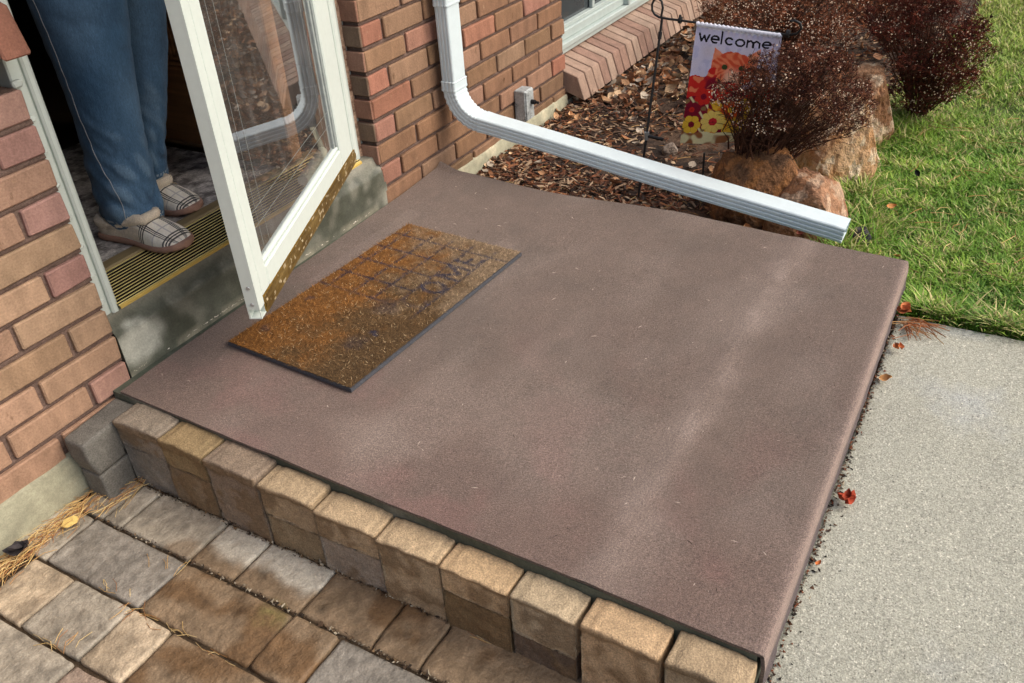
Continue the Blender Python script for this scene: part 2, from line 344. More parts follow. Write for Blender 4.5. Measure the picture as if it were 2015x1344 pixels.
def mat_col(s, t):
    x, y = s * .67, t * .375
    n1 = fbm((x, y), 9, 2)
    c = lerp(COIR_O, COIR_B, smst(.25, .8, t + .34 * n1 + .12 * (1 - s) + .16 * fbm((x, y), 38, 5)))
    c = lerp(c, COIR_L, smst(.45, .95, s * .75 + t * .45 + .22 * n1 + .14 * fbm((x, y), 45, 8) - .16))
    c = lerp(c, lin(96, 76, 52), .55 * smst(.5, .15, s) * smst(.5, .9, t))
    wear = smst(.36, .52, s + .08 * fbm((x, y), 20, 4))
    dl = min(abs(y - q * .375) for q in (.085, .295, .47, .655, .85)); ds = min(abs(x - q * .67) for q in (.455, .565, .677, .79, .905))
    k = smst(.0045, .002, min(dl if s > .4 else 9, ds if (t < .66 or s > .85) else 9)) * wear
    k *= smst(.98, .9, s) if ds > dl and s > .95 else 1
    if .63 < t < .87 and s > .4:
        for i, (a, b) in enumerate(LET):
            d = seg_d((x, y), (a[0] * .67, a[1] * .375), (b[0] * .67, b[1] * .375))
            if d < .008: k = max(k, smst(.0075, .0035, d) * (1 if i < NCL else .4) * smst(.40, .62, s + .2))
    for (bs, bt, br, bk) in ((.273, .763, .014, 1), (.35, .10, .012, .7), (.12, .1, .02, .5), (.20, .72, .04, .35), (.43, .62, .05, .35)):
        k = max(k, bk * smst(br, br * .4, math.hypot(x - bs * .67, y - bt * .375) + .012 * fbm((x, y), 50)))
    k *= .6 + .4 * smst(-.35, .15, fbm((x, y), 55, 7))
    return lerp(c, BLUE, .85 * k)
mb = MB(); P = np.array([[mpt(s, t, .017 + .001 * fbm((s, t), 60)) for t in np.linspace(0, 1, 150)] for s in np.linspace(0, 1, 260)])
cl = np.array([[mat_col(s, t) for t in np.linspace(0, 1, 150)] for s in np.linspace(0, 1, 260)])
grid_mesh(mb, P, cols=cl * .8)
COIR = mat('coir', attr=True, rough=.9, spec=.2, nz=((600, .35), (90, .15)), bumps=((500, .9, .004),))
mb.build('coir_pile', COIR, mat_root, pt=True)
mb = MB(); nf = 34000; sv = rng.random(nf); tv = rng.random(nf)
for s, t in zip(sv, tv):
    a = random.uniform(0, 6.28); ln = random.uniform(.004, .013); x, y, _ = mpt(s, t, 0); dx, dy = math.cos(a) * ln, math.sin(a) * ln; wd = .0007
    c = mat_col(s, t); k = random.choice([.35, .5, .7, .9, 1.1, 1.4, 1.9]) * random.uniform(.85, 1.15); c = tuple(q * k for q in c)
    if random.random() < .03: c = lin(205, 180, 140)
    z0, z1 = .0165, .0185 + random.random() * .003
    mb.add([(x - dy / ln * wd, y + dx / ln * wd, z0), (x + dy / ln * wd, y - dx / ln * wd, z0), (x + dx + .0004, y + dy, z1)], [(0, 1, 2)], c)
tag(mb.build('coir_fibres', mat('coir_fibre', attr=True, rough=.8, spec=.2), mat_root), kind='stuff')
mb = MB(); e = .002
v = [mpt(-e, -e, .006), mpt(1 + e, -e, .006), mpt(1 + e, 1 + .006, .006), mpt(-e, 1 + .006, .006), mpt(-e, -e, .0145), mpt(1 + e, -e, .0145), mpt(1 + e, 1.006, .0145), mpt(-e, 1.006, .0145)]
mb.add(v, [f[::-1] for f in BOXF]); mb.build('rubber_backing', mat('mat_rubber', lin(78, 80, 86), rough=.9, nz=((300, .3),), bumps=((400, .7, .003),)), mat_root)

# edging blocks ---------------------------------------------------
yk = [-.077, -.215, -.347, -.490, -.628, -.776, -.912, -1.051, -1.180, -1.322, -1.452]
BLK = mat('edging_stone', attr=True, rough=.85, spec=.25, nz=((12, .1), (90, .14), (330, .3, (1, 1, 1), 2)), bumps=((40, .35, .006), (330, .9, .003)))
tan, tan2, gry, mus, grb = lin(176, 152, 118), lin(168, 146, 114), lin(136, 128, 116), lin(146, 124, 86), lin(140, 128, 112)
ord_ = ['first', 'second', 'third', 'fourth', 'fifth', 'sixth', 'seventh', 'eighth', 'ninth', 'tenth']
spec_ = [(grb, -.078, gry), (mus, -.080, lin(134, 114, 88)), (lin(142, 124, 104), None, None), (tan2, -.100, lin(150, 130, 98)), (tan, -.092, lin(160, 146, 128)), (tan, None, None), (lin(192, 160, 118), -.088, lin(132, 108, 72)), (lin(176, 158, 128), -.118, lin(112, 94, 76)), (lin(196, 162, 120), None, None), (tan2, -.112, lin(120, 98, 70))]
sd_ = 40
for k in range(10):
    xb = -.056 - .0032 * k + (.006 if k < 3 else 0); xf = xb - .064 - (.009 if k < 3 else 0); y1, y0 = yk[k] - .0028, yk[k + 1] + (.0035 if k < 7 else .007); top, mid, lowc = spec_[k]; yaw = random.uniform(-.03, .03); zt = (-.007, -.007, -.007, -.015, -.022, -.024, -.024, -.022, -.016, -.013)[k] + random.uniform(-.0015, .0015)
    cx, cy = (xb + xf) / 2, (y0 + y1) / 2
    for part, (za, zb, colr) in enumerate([((mid if mid else -.187), zt, top)] + ([(-.187, mid - .0015, lowc)] if mid else [])):
        mb = MB(); sd_ += 2.3; off = random.uniform(-.002, .002) if part else 0
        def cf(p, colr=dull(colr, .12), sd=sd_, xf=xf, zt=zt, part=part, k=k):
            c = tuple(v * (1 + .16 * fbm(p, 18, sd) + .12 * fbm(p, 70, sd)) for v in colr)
            if p[0] < xf + .0055 and p[2] < zt - .004: c = lerp(c, lin(122, 100, 72), .62)   # brown-pigmented moulded face with side shade painted in; sandy top
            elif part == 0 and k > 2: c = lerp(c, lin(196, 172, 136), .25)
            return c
        def dsp(p, part=part, y0=y0, y1=y1, cx=cx, cy=cy, yaw=yaw, off=off, xf=xf):
            x, y, z = p; e = min(y1 - y, y - y0)
            if part == 0 and z > -.028: z -= .003 * smst(.017, .0135, e) + .0016 * smst(.022, .019, e) * smst(.0165, .0185, e)
            if x < xf + .004: x += .0035 * fbm(p, 26) + (.006 * smst(-.026, -.04, z) if part == 0 else .006)
            dx, dy = x - cx, y - cy; return np.array((cx + dx - yaw * dy + off, cy + dy + yaw * dx, z))
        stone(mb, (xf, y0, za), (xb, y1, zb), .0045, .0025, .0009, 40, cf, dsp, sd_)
        nm = {0: 'grey brown', 1: 'mustard brown', 2: 'grey brown'}.get(k, 'sandy tan')
        lab = (f'{nm} edging block, {ord_[k]} along the porch counted from the brick wall' + (', upper stone' if mid else ', one tall stone')) if part == 0 else f'lower edging stone under the {ord_[k]} block counted from the brick wall'
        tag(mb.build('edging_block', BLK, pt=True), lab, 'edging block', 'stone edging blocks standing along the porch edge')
for part, (za, zb) in enumerate(((-.108, -.018), (-.187, -.110))):
    mb = MB(); sd_ += 2
    stone(mb, (-.204, -.072, za), (-.054, -.006, zb), .006, .007 if part == 0 else .003, .0012, 22, lambda p, s=sd_: tuple(v * (1 + .16 * fbm(p, 15, s)) for v in lin(112, 110, 104)), (lambda p: np.array((p[0] + (.01 * smst(-.06, -.11, p[2]) if p[0] < -.12 else 0), p[1] - .012 * (-.055 - p[0]) / .14, p[2]))), sd_)
    tag(mb.build('edging_block', BLK, pt=True), 'dark grey corner block against the brick wall, ' + ('upper stone' if part == 0 else 'lower stone under it'), 'edging block', 'stone edging blocks standing along the porch edge')

# ================================================================= HOUSE
house = empty('brick_house', (.5, .5, -.2), 'brown brick house with a doorway, storm door and low window', 'house')
BR = mat('brick_face', attr=True, rough=.9, spec=.2, nz=((28, .20, (1, 1, .35), 5), (240, .16), (8, .08)), bumps=((180, .55, .0035), (40, .3, .005)), mix=((60, lin(168, 138, 112), .66, .78, (1, 1, .6)), (34, lin(84, 62, 42), .66, .80, (1, 1, .45))))
MOR = mat('mortar', lin(112, 94, 86), rough=.95, spec=.1, nz=((40, .2), (250, .25)), bumps=((180, .8, .004),))
FND = mat('foundation_concrete', lin(156, 154, 132), rough=.9, nz=((9, .22), (60, .12), (300, .15)), bumps=((50, .3, .004), (25, .3, .004, (1, 1, 8))), mix=((6, lin(196, 188, 160), .55, .7),))
BT = [dull(c, .16) for c in []]
Z0 = .0476; C = .0677; LM = .1990
BT = [lin(146, 113, 84), lin(140, 106, 78), lin(152, 118, 92), lin(134, 102, 76), lin(154, 116, 92), lin(144, 108, 80)]; BRED = [lin(160, 108, 86), lin(152, 100, 78), lin(158, 112, 92)]
BT = [dull(tuple(v * .93 for v in c), .12) for c in BT]; BRED = [dull(c, .12) for c in BRED]
BLT = [lin(166, 136, 108), lin(158, 128, 100), lin(164, 130, 106), lin(154, 124, 98)]; BLR = [lin(168, 120, 104), lin(162, 112, 96), lin(170, 126, 110)]
BLT = [dull(c, .12) for c in BLT]; BLR = [dull(c, .3) for c in BLR]
def wall_bricks(mb, x0, x1, r0, r1, corner, parity, T_, R_, skip=None, lowmix=False):
    """corner: x where the headers sit; courses r0..r1; odd/even rows alternate"""
    for r in range(r0, r1):
        zb = Z0 + (r - 2) * C + .0055; zt = zb + C - .012
        off = .1015 if (r % 2 == parity) else 0
        if corner == 'R':
            e = x1; edges = [(e - off + .009 if off else e, e)] if off else []; cur = x1 - off
            while cur > x0 + .02: edges.append((max(x0, cur - LM) + .009, cur)); cur -= LM
            edges = [(a, b) for a, b in edges if b - a > .02]
            if off: edges[0] = (x1 - off + .009, x1)
        else:
            edges = [(x0, x0 + off - .009)] if off else []; cur = x0 + off
            while cur < x1 - .02: edges.append((cur, min(x1, cur + LM - .009))); cur += LM
        for q, (a, b) in enumerate(edges):
            if skip and skip(a, b, zb, zt): continue
            hd = (b - a) < .11 and q == 0 and off
            colr = random.choice(R_ if (hd and random.random() < .92) or random.random() < .05 else T_); colr = vary(colr, .07, .03)
            if r <= 2 and corner == 'R': colr = lerp(colr, lin(178, 140, 118), .35)
            jy = random.uniform(-.0015, .0015)
            cbox(mb, (a, jy, zb), (b - .002, .095, zt), .003, colr, .0016)
# right of the door
wr = empty('tmp', (0, 0, 0), None, None); bpy.data.objects.remove(wr)
mb = MB()
def rsk(a, b, z0, z1): return False
mbR = MB(); wall_bricks(mbR, .971, 2.17, 0, 36, 'L', 0, BT, BRED)
# wall continues under the window and beyond, window opening above
mbR2 = MB(); wall_bricks(mbR2, 2.175, 7.2, 0, 1, 'L', 1, BT, BRED)
for (a, b) in ((5.4, 7.2),): wall_bricks(mbR2, a, b, 1, 36, 'L', 0, BT, BRED)
mbR.v += mbR2.v; k0 = mbR.n; mbR.f += [[i + k0 for i in f] for f in mbR2.f]; mbR.c += mbR2.c; mbR.sm += mbR2.sm; mbR.n += mbR2.n
for r in range(0, 30):   # end faces of the corner bricks
    zb = Z0 + (r - 2) * C + .0062; cbox(mbR, (.9662, .003, zb), (.9745, .094, zb + C - .0134), .002, vary(random.choice([lin(126, 106, 90), lin(132, 110, 94)] if r % 2 == 0 else [lin(158, 122, 104), lin(150, 112, 94)]), .06), .0008)
o = mbR.build('brick_wall', BR, house)
# left of the door (below the sidelight sill) and further left
mb = MB(); wall_bricks(mb, -3.0, 0, 0, 11, 'R', 1, BLT, BLR); wall_bricks(mb, -3.0, -.9, 11, 36, 'R', 1, BLT, BLR)
o = mb.build('brick_pillar', BR, house)
mb = MB()
box(mb, (.979, .009, -.085), (2.162, .093, 2.34)); box(mb, (2.164, .006, -.085), (7.19, .099, -.02)); box(mb, (5.41, .006, -.02), (7.19, .099, 2.34))
box(mb, (-2.995, .009, -.085), (-.007, .093, .652)); box(mb, (-2.995, .005, .652), (-.905, .099, 2.34))
# squeezed mortar beads along the joints
for r in range(0, 36):
    z = Z0 + (r - 1) * C - .0005
    for (xa, xb_) in ((.973, 2.168),) + (((-1.2, -.001),) if r < 10 else ()):
        n = int((xb_ - xa) / .02); 
        P = []
        for i in range(n + 1):
            x = xa + (xb_ - xa) * i / n; d = .0075 + .002 * noise.noise(Vector((x * 40, r * 3.1, 0))); P.append([(x, .0105, z - .0056), (x, d, z - .004), (x, d + .001, z + .003), (x, .0105, z + .0056)])
        grid_mesh(mb, np.array(P)[:, ::-1])
mb.build('mortar', MOR, house)
mb = MB(); 
def fstrip(x0, x1, zt, y=-.007):
    n = int((x1 - x0) / .02); P = []
    for i in range(n + 1):
        x = x0 + (x1 - x0) * i / n; zz = zt + .004 * noise.noise(Vector((x * 18, 3, 1))); P.append([(x, y + .002 * noise.noise(Vector((x * 9, 0, 5))), -.24), (x, y + .002 * noise.noise(Vector((x * 9, 2, 5))), zz - .006), (x, y + .004, zz), (x, .05, zz)])
    grid_mesh(mb, np.array(P)[:, ::-1])
fstrip(-3, -.03, -.079); fstrip(1.0, 2.166, -.050); fstrip(2.166, 7.2, -.082); mb.build('foundation', FND, house)
# lintel and upper mass so the doorway stays dark
mb = MB(); box(mb, (-.9, .02, 2.1), (.98, .25, 2.6)); box(mb, (2.17, .02, 1.6), (5.4, .2, 2.6)); mb.build('lintel', mat('white_trim', lin(202, 212, 206), rough=.5, spec=.35, nz=((3, .03), (60, .03))), house)
mb = MB(); box(mb, (-3, .0, 2.6), (7.2, 6, 2.75)); mb.build('roof', mat('roof_grey', lin(90, 86, 82), rough=.9, nz=((10, .2),)), house)
# doorstep riser
mb = MB(); P = []
for i in range(60):
    x = .001 + .979 * i / 59; w_ = .0012 * fbm((x, 1), 14)
    prof = [(0.001, -.06), (-.001, .0), (-.001, .05), (0 + w_, .100 + w_), (.003, .106), (.012, .116), (.022, .134), (.0255, .142), (.075, .142)]
    P.append([(x, y, z) for y, z in prof])
P = np.array(P)
def rcol(p):
    x, y, z = p; c = lerp(lin(70, 73, 62), lin(90, 93, 82), .5 + fbm(p, 9)); c = lerp(c, lin(122, 122, 110), smst(.1, .4, fbm(p, 13, 4)) * .7)
    e = smst(.012, -.014, math.hypot((x - .05) * .8, (z - .060)) - .046 + .014 * fbm(p, 40, 2)); c = lerp(c, lin(186, 188, 176), e * .95)
    c = lerp(c, lin(150, 148, 134), smst(.0, .35, fbm(p, 17, 9)) * .35 * smst(.2, .45, x)); c = lerp(c, lin(150, 146, 128), .7 * smst(.0045, .0025, z + .004 * fbm(p, 30)) * smst(-.1, .2, fbm(p, 14, 3))); c = lerp(c, lin(165, 165, 152), .6 * smst(.945, .965, x) * smst(.05, .02, z)); c = lerp(c, lin(136, 132, 118), .6 * smst(.012, .03, y)); return c
Pf = np.zeros((140, 40, 3)); 
for i in range(140):
    for j in range(40):
        u = i / 139 * 59; v = j / 39 * 8; a, b = int(min(58, u)), int(min(7, v)); fu, fv = u - a, v - b
        Pf[i, j] = P[a, b] * (1 - fu) * (1 - fv) + P[a + 1, b] * fu * (1 - fv) + P[a, b + 1] * (1 - fu) * fv + P[a + 1, b + 1] * fu * fv
cl = np.array([[rcol(Pf[i, j]) for j in range(40)] for i in range(140)])
grid_mesh(mb, Pf, cols=cl); box(mb, (.002, .004, -.06), (.98, .25, .098), lin(84, 86, 74)); grid_mesh(mb, np.array([Pf[-1, :, :], Pf[-1] * [1, 0, 1] + [0, .075, 0]]), lin(84, 86, 74))
mb.build('doorstep', mat('doorstep_concrete', attr=True, rough=.6, spec=.45, nz=((30, .14), (200, .16), (500, .12)), bumps=((50, .4, .004), (300, .4, .002)), rnz=(12, .35, .8)), house, pt=True)
# interior shell
mb = MB(); DK = (.05, .045, .04)
box(mb, (-1.2, .099, -.1), (.0, .14, 2.6)); box(mb, (.975, .1, -.1), (2.15, .14, 2.6)); box(mb, (-1.3, .14, -.1), (-1.2, 4.0, 2.6)); box(mb, (4.0, .14, -.1), (4.1, 4.0, 2.6)); box(mb, (-1.2, 3.9, -.1), (4, 4.0, 2.6)); box(mb, (2.15, .1, -.1), (4.0, .14, .04)); box(mb, (1.62, .14, -.1), (1.7, 3.9, 2.6))
box(mb, (-.25, .14, .14), (-.21, 1.3, 2.6))
mb.build('interior_wall', mat('hall_wall', lin(66, 58, 50), rough=.9, nz=((5, .1),)), house)
mb = MB(); box(mb, (-1.2, .215, .05), (4.0, 3.9, .142)); mb.build('hall_floor', mat('hall_floor', lin(62, 48, 36), rough=.5, nz=((12, .3, (6, 1, 1)),)), house)
mb = MB(); box(mb, (-1.2, .02, 2.5), (4.0, 3.9, 2.6)); mb.build('ceiling', MATS['hall_wall'], house)
# door frame trims
WH = MATS['white_trim']
fr = MB(); cbox(fr, (.002, .034, .125), (.030, .13, 2.12), .003); cbox(fr, (.030, .026, .125), (.046, .12, 2.12), .004); cbox(fr, (.046, .045, .125), (.058, .12, 2.12), .002)
for r in range(2, 11):   # caulk blobs in the joints
    z = Z0 + (r - 1) * C
    for q in range(3): cbox(fr, (-.006 + q * .002, .018 + q * .005, z - .007 + q * .002), (.014, .03 + q * .004, z + .006 - q * .002), .003, jit=.0015)
fr.build('door_frame', WH, house)
fr = MB(); cbox(fr, (.952, .066, .128), (.985, .13, 2.12), .003); cbox(fr, (.926, .056, .130), (.951, .12, 2.12), .003); fr.build('door_frame', WH, house)
fr = MB(); P = [[(.9555 + .003 * noise.noise(Vector((z * 50, 1, 0))), .0635, z), (.9665 + .006 * noise.noise(Vector((z * 30, 5, 0))), .060, z), (.9705, .072, z)] for z in np.linspace(.13, 2.1, 260)]
grid_mesh(fr, np.array(P)); fr.build('caulk_line', mat('peeling_trim', lin(178, 150, 128), rough=.9, nz=((70, .35), (250, .3)), mix=((45, lin(120, 84, 66), .5, .62),)), house)
# threshold: ribbed brass
th = MB(); y0, y1, nr = .030, .185, 11
prof = [(y0 - .004, .126), (y0 - .004, .147), (y0, .150)]
for k in range(nr):
    a = y0 + .004 + (y1 - y0 - .012) * k / nr; wv = (y1 - y0 - .012) / nr; prof += [(a, .150), (a + wv * .05, .1530), (a + wv * .40, .1530), (a + wv * .44, .150), (a + wv * .98, .150)]
prof += [(y1 - .006, .153), (y1, .153), (y1, .126)]
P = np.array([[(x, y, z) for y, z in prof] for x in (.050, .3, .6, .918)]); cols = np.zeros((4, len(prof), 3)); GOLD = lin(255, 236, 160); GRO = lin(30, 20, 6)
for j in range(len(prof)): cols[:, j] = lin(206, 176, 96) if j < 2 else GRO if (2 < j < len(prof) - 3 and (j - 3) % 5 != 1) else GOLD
grid_mesh(th, P, smooth=False, cols=cols); th.build('threshold', mat('brass', attr=True, rough=.5, metallic=.15, spec=.25, nz=((8, .15),)), house)
th = MB(); cbox(th, (.05, .1855, .125), (.93, .225, .158), .004); th.build('threshold_board', mat('gold_wood', lin(140, 124, 92), rough=.45, spec=.4, nz=((40, .3, (.1, 1, 1)), (9, .2))), house)
# wooden entry door, swung inwards
WD = mat('door_wood', lin(150, 108, 70), rough=.5, spec=.4, nz=((30, .3, (1, .12, 1.6), 5), (8, .15)), bumps=((60, .1, .002, (1, .1, 1)),))
dr = MB(); cbox(dr, (.79, .17, .172), (.835, 1.05, 2.1), .004)
ed = dr.build('entry_door', WD, house); ed['label'] = 'brown panelled wooden front door standing open inside'
dr = MB()
def pframe(ya, yb, za, zb):
    for k, (d, h) in enumerate(((0, .006), (.014, .011), (.028, .005), (.042, .003))):
        w_ = .011; x0, x1 = .7898 - h, .7898
        cbox(dr, (x0, ya + d, za + d), (x1, ya + d + w_, zb - d), .002); cbox(dr, (x0, yb - d - w_, za + d), (x1, yb - d, zb - d), .002)
        cbox(dr, (x0 + .0005, ya + d + w_, za + d), (x1, yb - d - w_, za + d + w_), .002); cbox(dr, (x0 + .0005, ya + d + w_, zb - d - w_), (x1, yb - d - w_, zb - d), .002)
pframe(.27, .59, .402, .95); pframe(.66, .97, .402, .95); pframe(.27, .59, 1.1, 1.95); pframe(.66, .97, 1.1, 1.95)
dr.build('panel_moulding', WD, ed)

# storm door ------------------------------------------------------
Hx = Vector((.87, .02, 0)); Px = Vector((.085, -.338, 0)); DD = (Hx - Px).normalized(); NN = Vector((DD.y, -DD.x, 0)); EX = Px + NN * .026
def TD(p): return EX + DD * p.x - NN * p.y + Vector((0, 0, p.z))   # local: x along the door, y into thickness, z up
WT = .828; ZB, ZT = .190, 2.09
sdr = MB(); box(sdr, (.004, .012, .5), (WT - .004, .014, .6), T=TD); 
storm = MB()
TW = .0016   # hollow latch stile: four skins, the outer two cut shorter; inner plug added to block light
def skin(a, b): box(storm, a, b, T=TD)
skin((0, 0, ZB + .020), (.028, TW, ZT)); skin((0, TW, ZB + .022), (TW, .026 - TW, ZT)); skin((TW, TW, ZB + .05), (.028 - TW, .026 - TW, ZT - .01)); skin((0, .026 - TW, ZB), (.028, .026, ZT)); skin((0, 0, ZB), (.028, .026 - TW, ZB + .0016)); skin((0, 0, ZB + .0016), (.0016, .0016, ZB + .021)); skin((0, .0228, ZB + .0016), (.0016, .0244, ZB + .0215)); skin((.028 - TW, TW, ZB), (.028, .026 - TW, ZT))
stile = MB(); storm_o = storm.build('storm_door', WH, house); storm_o['label'] = 'white framed storm door with a clear glass pane standing ajar'
st = MB(); cbox(st, (.0281, -.0005, .2255), (.073, .027, ZT), .003, T=TD); st.build('stile', WH, storm_o)
st = MB(); cbox(st, (.688, -.0015, .2255), (.795, .027, ZT), .003, T=TD); cbox(st, (.7955, .004, .2255), (.806, .022, ZT), .002, T=TD); cbox(st, (.8065, -.003, .198), (WT + .012, .020, ZT), .004, T=TD); st.build('hinge_stile', WH, storm_o)
st = MB(); cbox(st, (.0735, -.0015, .2255), (.6875, .027, .272), .003, T=TD); cbox(st, (.0735, .003, .2725), (.6875, .022, .282), .003, T=TD); st.build('bottom_rail', WH, storm_o)
st = MB(); cbox(st, (.0735, -.0015, 1.95), (.6875, .027, ZT), .003, T=TD); st.build('top_rail', WH, storm_o)
st = MB(); cbox(st, (.0735, .005, .2825), (.0785, .020, 1.95), .001, T=TD); cbox(st, (.682, .004, .2825), (.6875, .021, 1.95), .001, T=TD); cbox(st, (.672, .008, .2825), (.6815, .018, 1.95), .001, T=TD); st.build('gasket', mat('grey_gasket', lin(150, 158, 156), rough=.5, nz=((40, .15),)), storm_o)
st = MB(); GK = []
P = np.array([[tuple(TD(Vector((s, -.0025 - (.0015 if 2 < j < 6 else 0), z)))) for j, z in enumerate(np.linspace(.1885, .2252, 9))] for s in np.linspace(.0285, .812, 220)])
cl = np.zeros((220, 9, 3))
for i in range(220):
    for j in range(9):
        s, z = i / 219 * .78, j / 9 * .037; f = fbm((s * .5, z, 1), 95, 3); c = lerp(lin(124, 102, 58), lin(98, 78, 42), .5 + fbm((s, z), 12)); c = lerp(c, lin(206, 190, 156), .75 * smst(.34, .44, f)); cl[i, j] = c
grid_mesh(st, P[:, ::1], cols=cl, smooth=False); box(st, (.0285, -.0022, .189), (.812, .024, .225), lin(140, 108, 40), T=TD)
st.build('brass_sweep', mat('worn_brass', attr=True, rough=.5, metallic=.35, nz=((90, .2),), bumps=((120, .5, .003),)), storm_o)
for zz in (.262, .222 + .002):
    st = MB(); c0 = TD(Vector((-.0008, .0125, zz))); ax = -DD; u = Vector((0, 0, 1)); v_ = ax.cross(u)
    ring = [c0 + (u * math.cos(a) + v_ * math.sin(a)) * .0042 for a in np.linspace(0, 2 * math.pi, 14, endpoint=False)]; ring2 = [c0 + ax * .0012 + (u * math.cos(a) + v_ * math.sin(a)) * .003 for a in np.linspace(0, 2 * math.pi, 14, endpoint=False)]
    st.add([tuple(p) for p in ring + ring2], [[i, (i + 1) % 14, 14 + (i + 1) % 14, 14 + i] for i in range(14)] + [list(range(14, 28))])
    st.build('screw', mat('screw_steel', (.42, .44, .45), rough=.35, metallic=.6), storm_o)
# glass: real pane, clear with reflection, lightly dusty
GM = bpy.data.materials.new('storm_glass'); GM.use_nodes = True; t = GM.node_tree; N = t.nodes; Lk = t.links.new
for n_ in list(N): N.remove(n_)
out = N.new('ShaderNodeOutputMaterial'); tr = N.new('ShaderNodeBsdfTransparent'); tr.inputs[0].default_value = (.94, .96, .95, 1); gl = N.new('ShaderNodeBsdfGlossy'); gl.inputs['Roughness'].default_value = .012; gl.inputs[0].default_value = (.95, .97, 1, 1)
fz = N.new('ShaderNodeFresnel'); fz.inputs[0].default_value = 1.75; ml = N.new('ShaderNodeMath'); ml.operation = 'MULTIPLY'; ml.inputs[1].default_value = 1.6; ml.use_clamp = True
df = N.new('ShaderNodeBsdfDiffuse'); df.inputs[0].default_value = (.6, .6, .58, 1); m1 = N.new('ShaderNodeMixShader'); m2 = N.new('ShaderNodeMixShader')
geo = N.new('ShaderNodeNewGeometry'); mp = N.new('ShaderNodeMapping'); mp.inputs['Scale'].default_value = (9, 9, 5); nz_ = N.new('ShaderNodeTexNoise'); nz_.inputs['Detail'].default_value = 8; nz_.inputs['Scale'].default_value = 3; mr = N.new('ShaderNodeMapRange'); mr.inputs['From Min'].default_value = .45; mr.inputs['From Max'].default_value = .75; mr.inputs['To Min'].default_value = .04; mr.inputs['To Max'].default_value = .11
Lk(geo.outputs['Position'], mp.inputs[0]); Lk(mp.outputs[0], nz_.inputs['Vector']); Lk(nz_.outputs['Fac'], mr.inputs['Value'])
Lk(fz.outputs[0], ml.inputs[0]); Lk(ml.outputs[0], m1.inputs[0]); Lk(tr.outputs[0], m1.inputs[1]); Lk(gl.outputs[0], m1.inputs[2]); Lk(mr.outputs[0], m2.inputs[0]); Lk(m1.outputs[0], m2.inputs[1]); Lk(df.outputs[0], m2.inputs[2]); Lk(m2.outputs[0], out.inputs[0])
MATS['storm_glass'] = GM
st = MB(); st.add([tuple(TD(Vector(p))) for p in ((.074, .012, .276), (.687, .012, .276), (.687, .012, 1.95), (.074, .012, 1.95))], [(0, 1, 2, 3)])
pane = st.build('glass_pane', GM, storm_o)
st = MB(); ETC = mat('etched_line', lin(140, 146, 142), rough=.4, spec=.6)
def etch(a, b, w_=.0012):
    a, b = Vector((a[0], .0112, a[1])), Vector((b[0], .0112, b[1])); d = (b - a).normalized(); q = Vector((-d.z, 0, d.x)) * w_ / 2
    st.add([tuple(TD(p)) for p in (a + q, b + q, b - q, a - q)], [(3, 2, 1, 0)])
for o_ in (.118, .152): etch((o_, .278), (o_, 1.9)); 
for o_ in (.618, .652): etch((o_, .278), (o_, 1.9))
for z_ in (.345, .378): etch((.08, z_), (.68, z_))
st.build('etched_border', ETC, storm_o)
mbk = MB(); tube(mbk, [TD(Vector((.46, .030, .288))), TD(Vector((.64, .030, .288)))], .013, 12); 
mbk.build('draught_roll', mat('white_roll', lin(205, 204, 190), rough=.8, nz=((80, .1),)), storm_o)

# left sill (rowlock bricks) and sidelight above it
mb = MB(); xr = .012
for k in range(14):
    x1_ = xr - k * .066; x0_ = x1_ - .056
    def TS(p, x1_=x1_): a = R(-15); y, z = p.y, p.z; return Vector((p.x, -.05 + y * math.cos(a) - z * math.sin(a), .715 + y * math.sin(-a) + z * math.cos(a)))
    cbox(mb, (x0_, 0, 0), (x1_, .17, .088), .004, vary(random.choice([lin(150, 104, 88), lin(140, 98, 82), lin(146, 106, 90)]), .06), .0015, T=TS)
sl_ = mb.build('sidelight_sill', BR, house)
mb = MB(); TSm = lambda p: Vector((p.x, -.05 + p.y * math.cos(R(-15)) - p.z * math.sin(R(-15)), .715 + p.y * math.sin(R(15)) + p.z * math.cos(R(15)))); box(mb, (-.9, .008, .006), (xr - .005, .16, .083), T=TSm); mb.build('sill_mortar', MOR, sl_)
mb = MB(); cbox(mb, (-.89, .09, .80), (-.02, .14, .86), .003); cbox(mb, (-.02, .07, .80), (.03, .14, 2.1), .003); cbox(mb, (-.9, .09, .86), (-.86, .14, 2.1), .003); f_ = mb.build('window_frame', WH, house)
WGL = mat('window_glass', (.05, .06, .065), rough=.06, spec=.8, nz=((2, .2),))
mb = MB(); box(mb, (-.86, .115, .86), (-.02, .12, 2.1)); mb.build('pane', WGL, f_)

# right window with brick sill ------------------------------------
mb = MB()
for k in range(48):
    x0_ = 2.172 + k * .0672
    def TS(p): a = R(-18); return Vector((p.x, -.082 + p.y * math.cos(a) - p.z * math.sin(a), -.070 + p.y * math.sin(-a) + p.z * math.cos(a)))
    cbox(mb, (x0_, 0, 0), (x0_ + .059, .17, .098), .003, vary(random.choice([lin(156, 132, 116), lin(148, 124, 108), lin(160, 138, 122), lin(146, 118, 104)]), .05), .0012, T=TS)
wsl = mb.build('window_sill', BR, house); wsl['label'] = 'sloping brick sill under the long window'
mb = MB(); box(mb, (2.175, .007, .006), (5.39, .16, .092), T=TS); mb.build('sill_mortar', mat('pink_mortar', lin(132, 112, 102), rough=.95, nz=((60, .2),)), wsl)
mb = MB(); ALU = mat('pale_aluminium', lin(176, 188, 184), rough=.4, spec=.5, nz=((6, .05), (50, .05)))
cbox(mb, (2.10, .062, .072), (5.4, .13, .095), .003, T=None); cbox(mb, (2.10, .050, .0955), (5.4, .13, .118), .003); cbox(mb, (2.10, .072, .1185), (5.4, .13, .155), .003); cbox(mb, (2.10, .085, .1555), (5.4, .12, .172), .002)
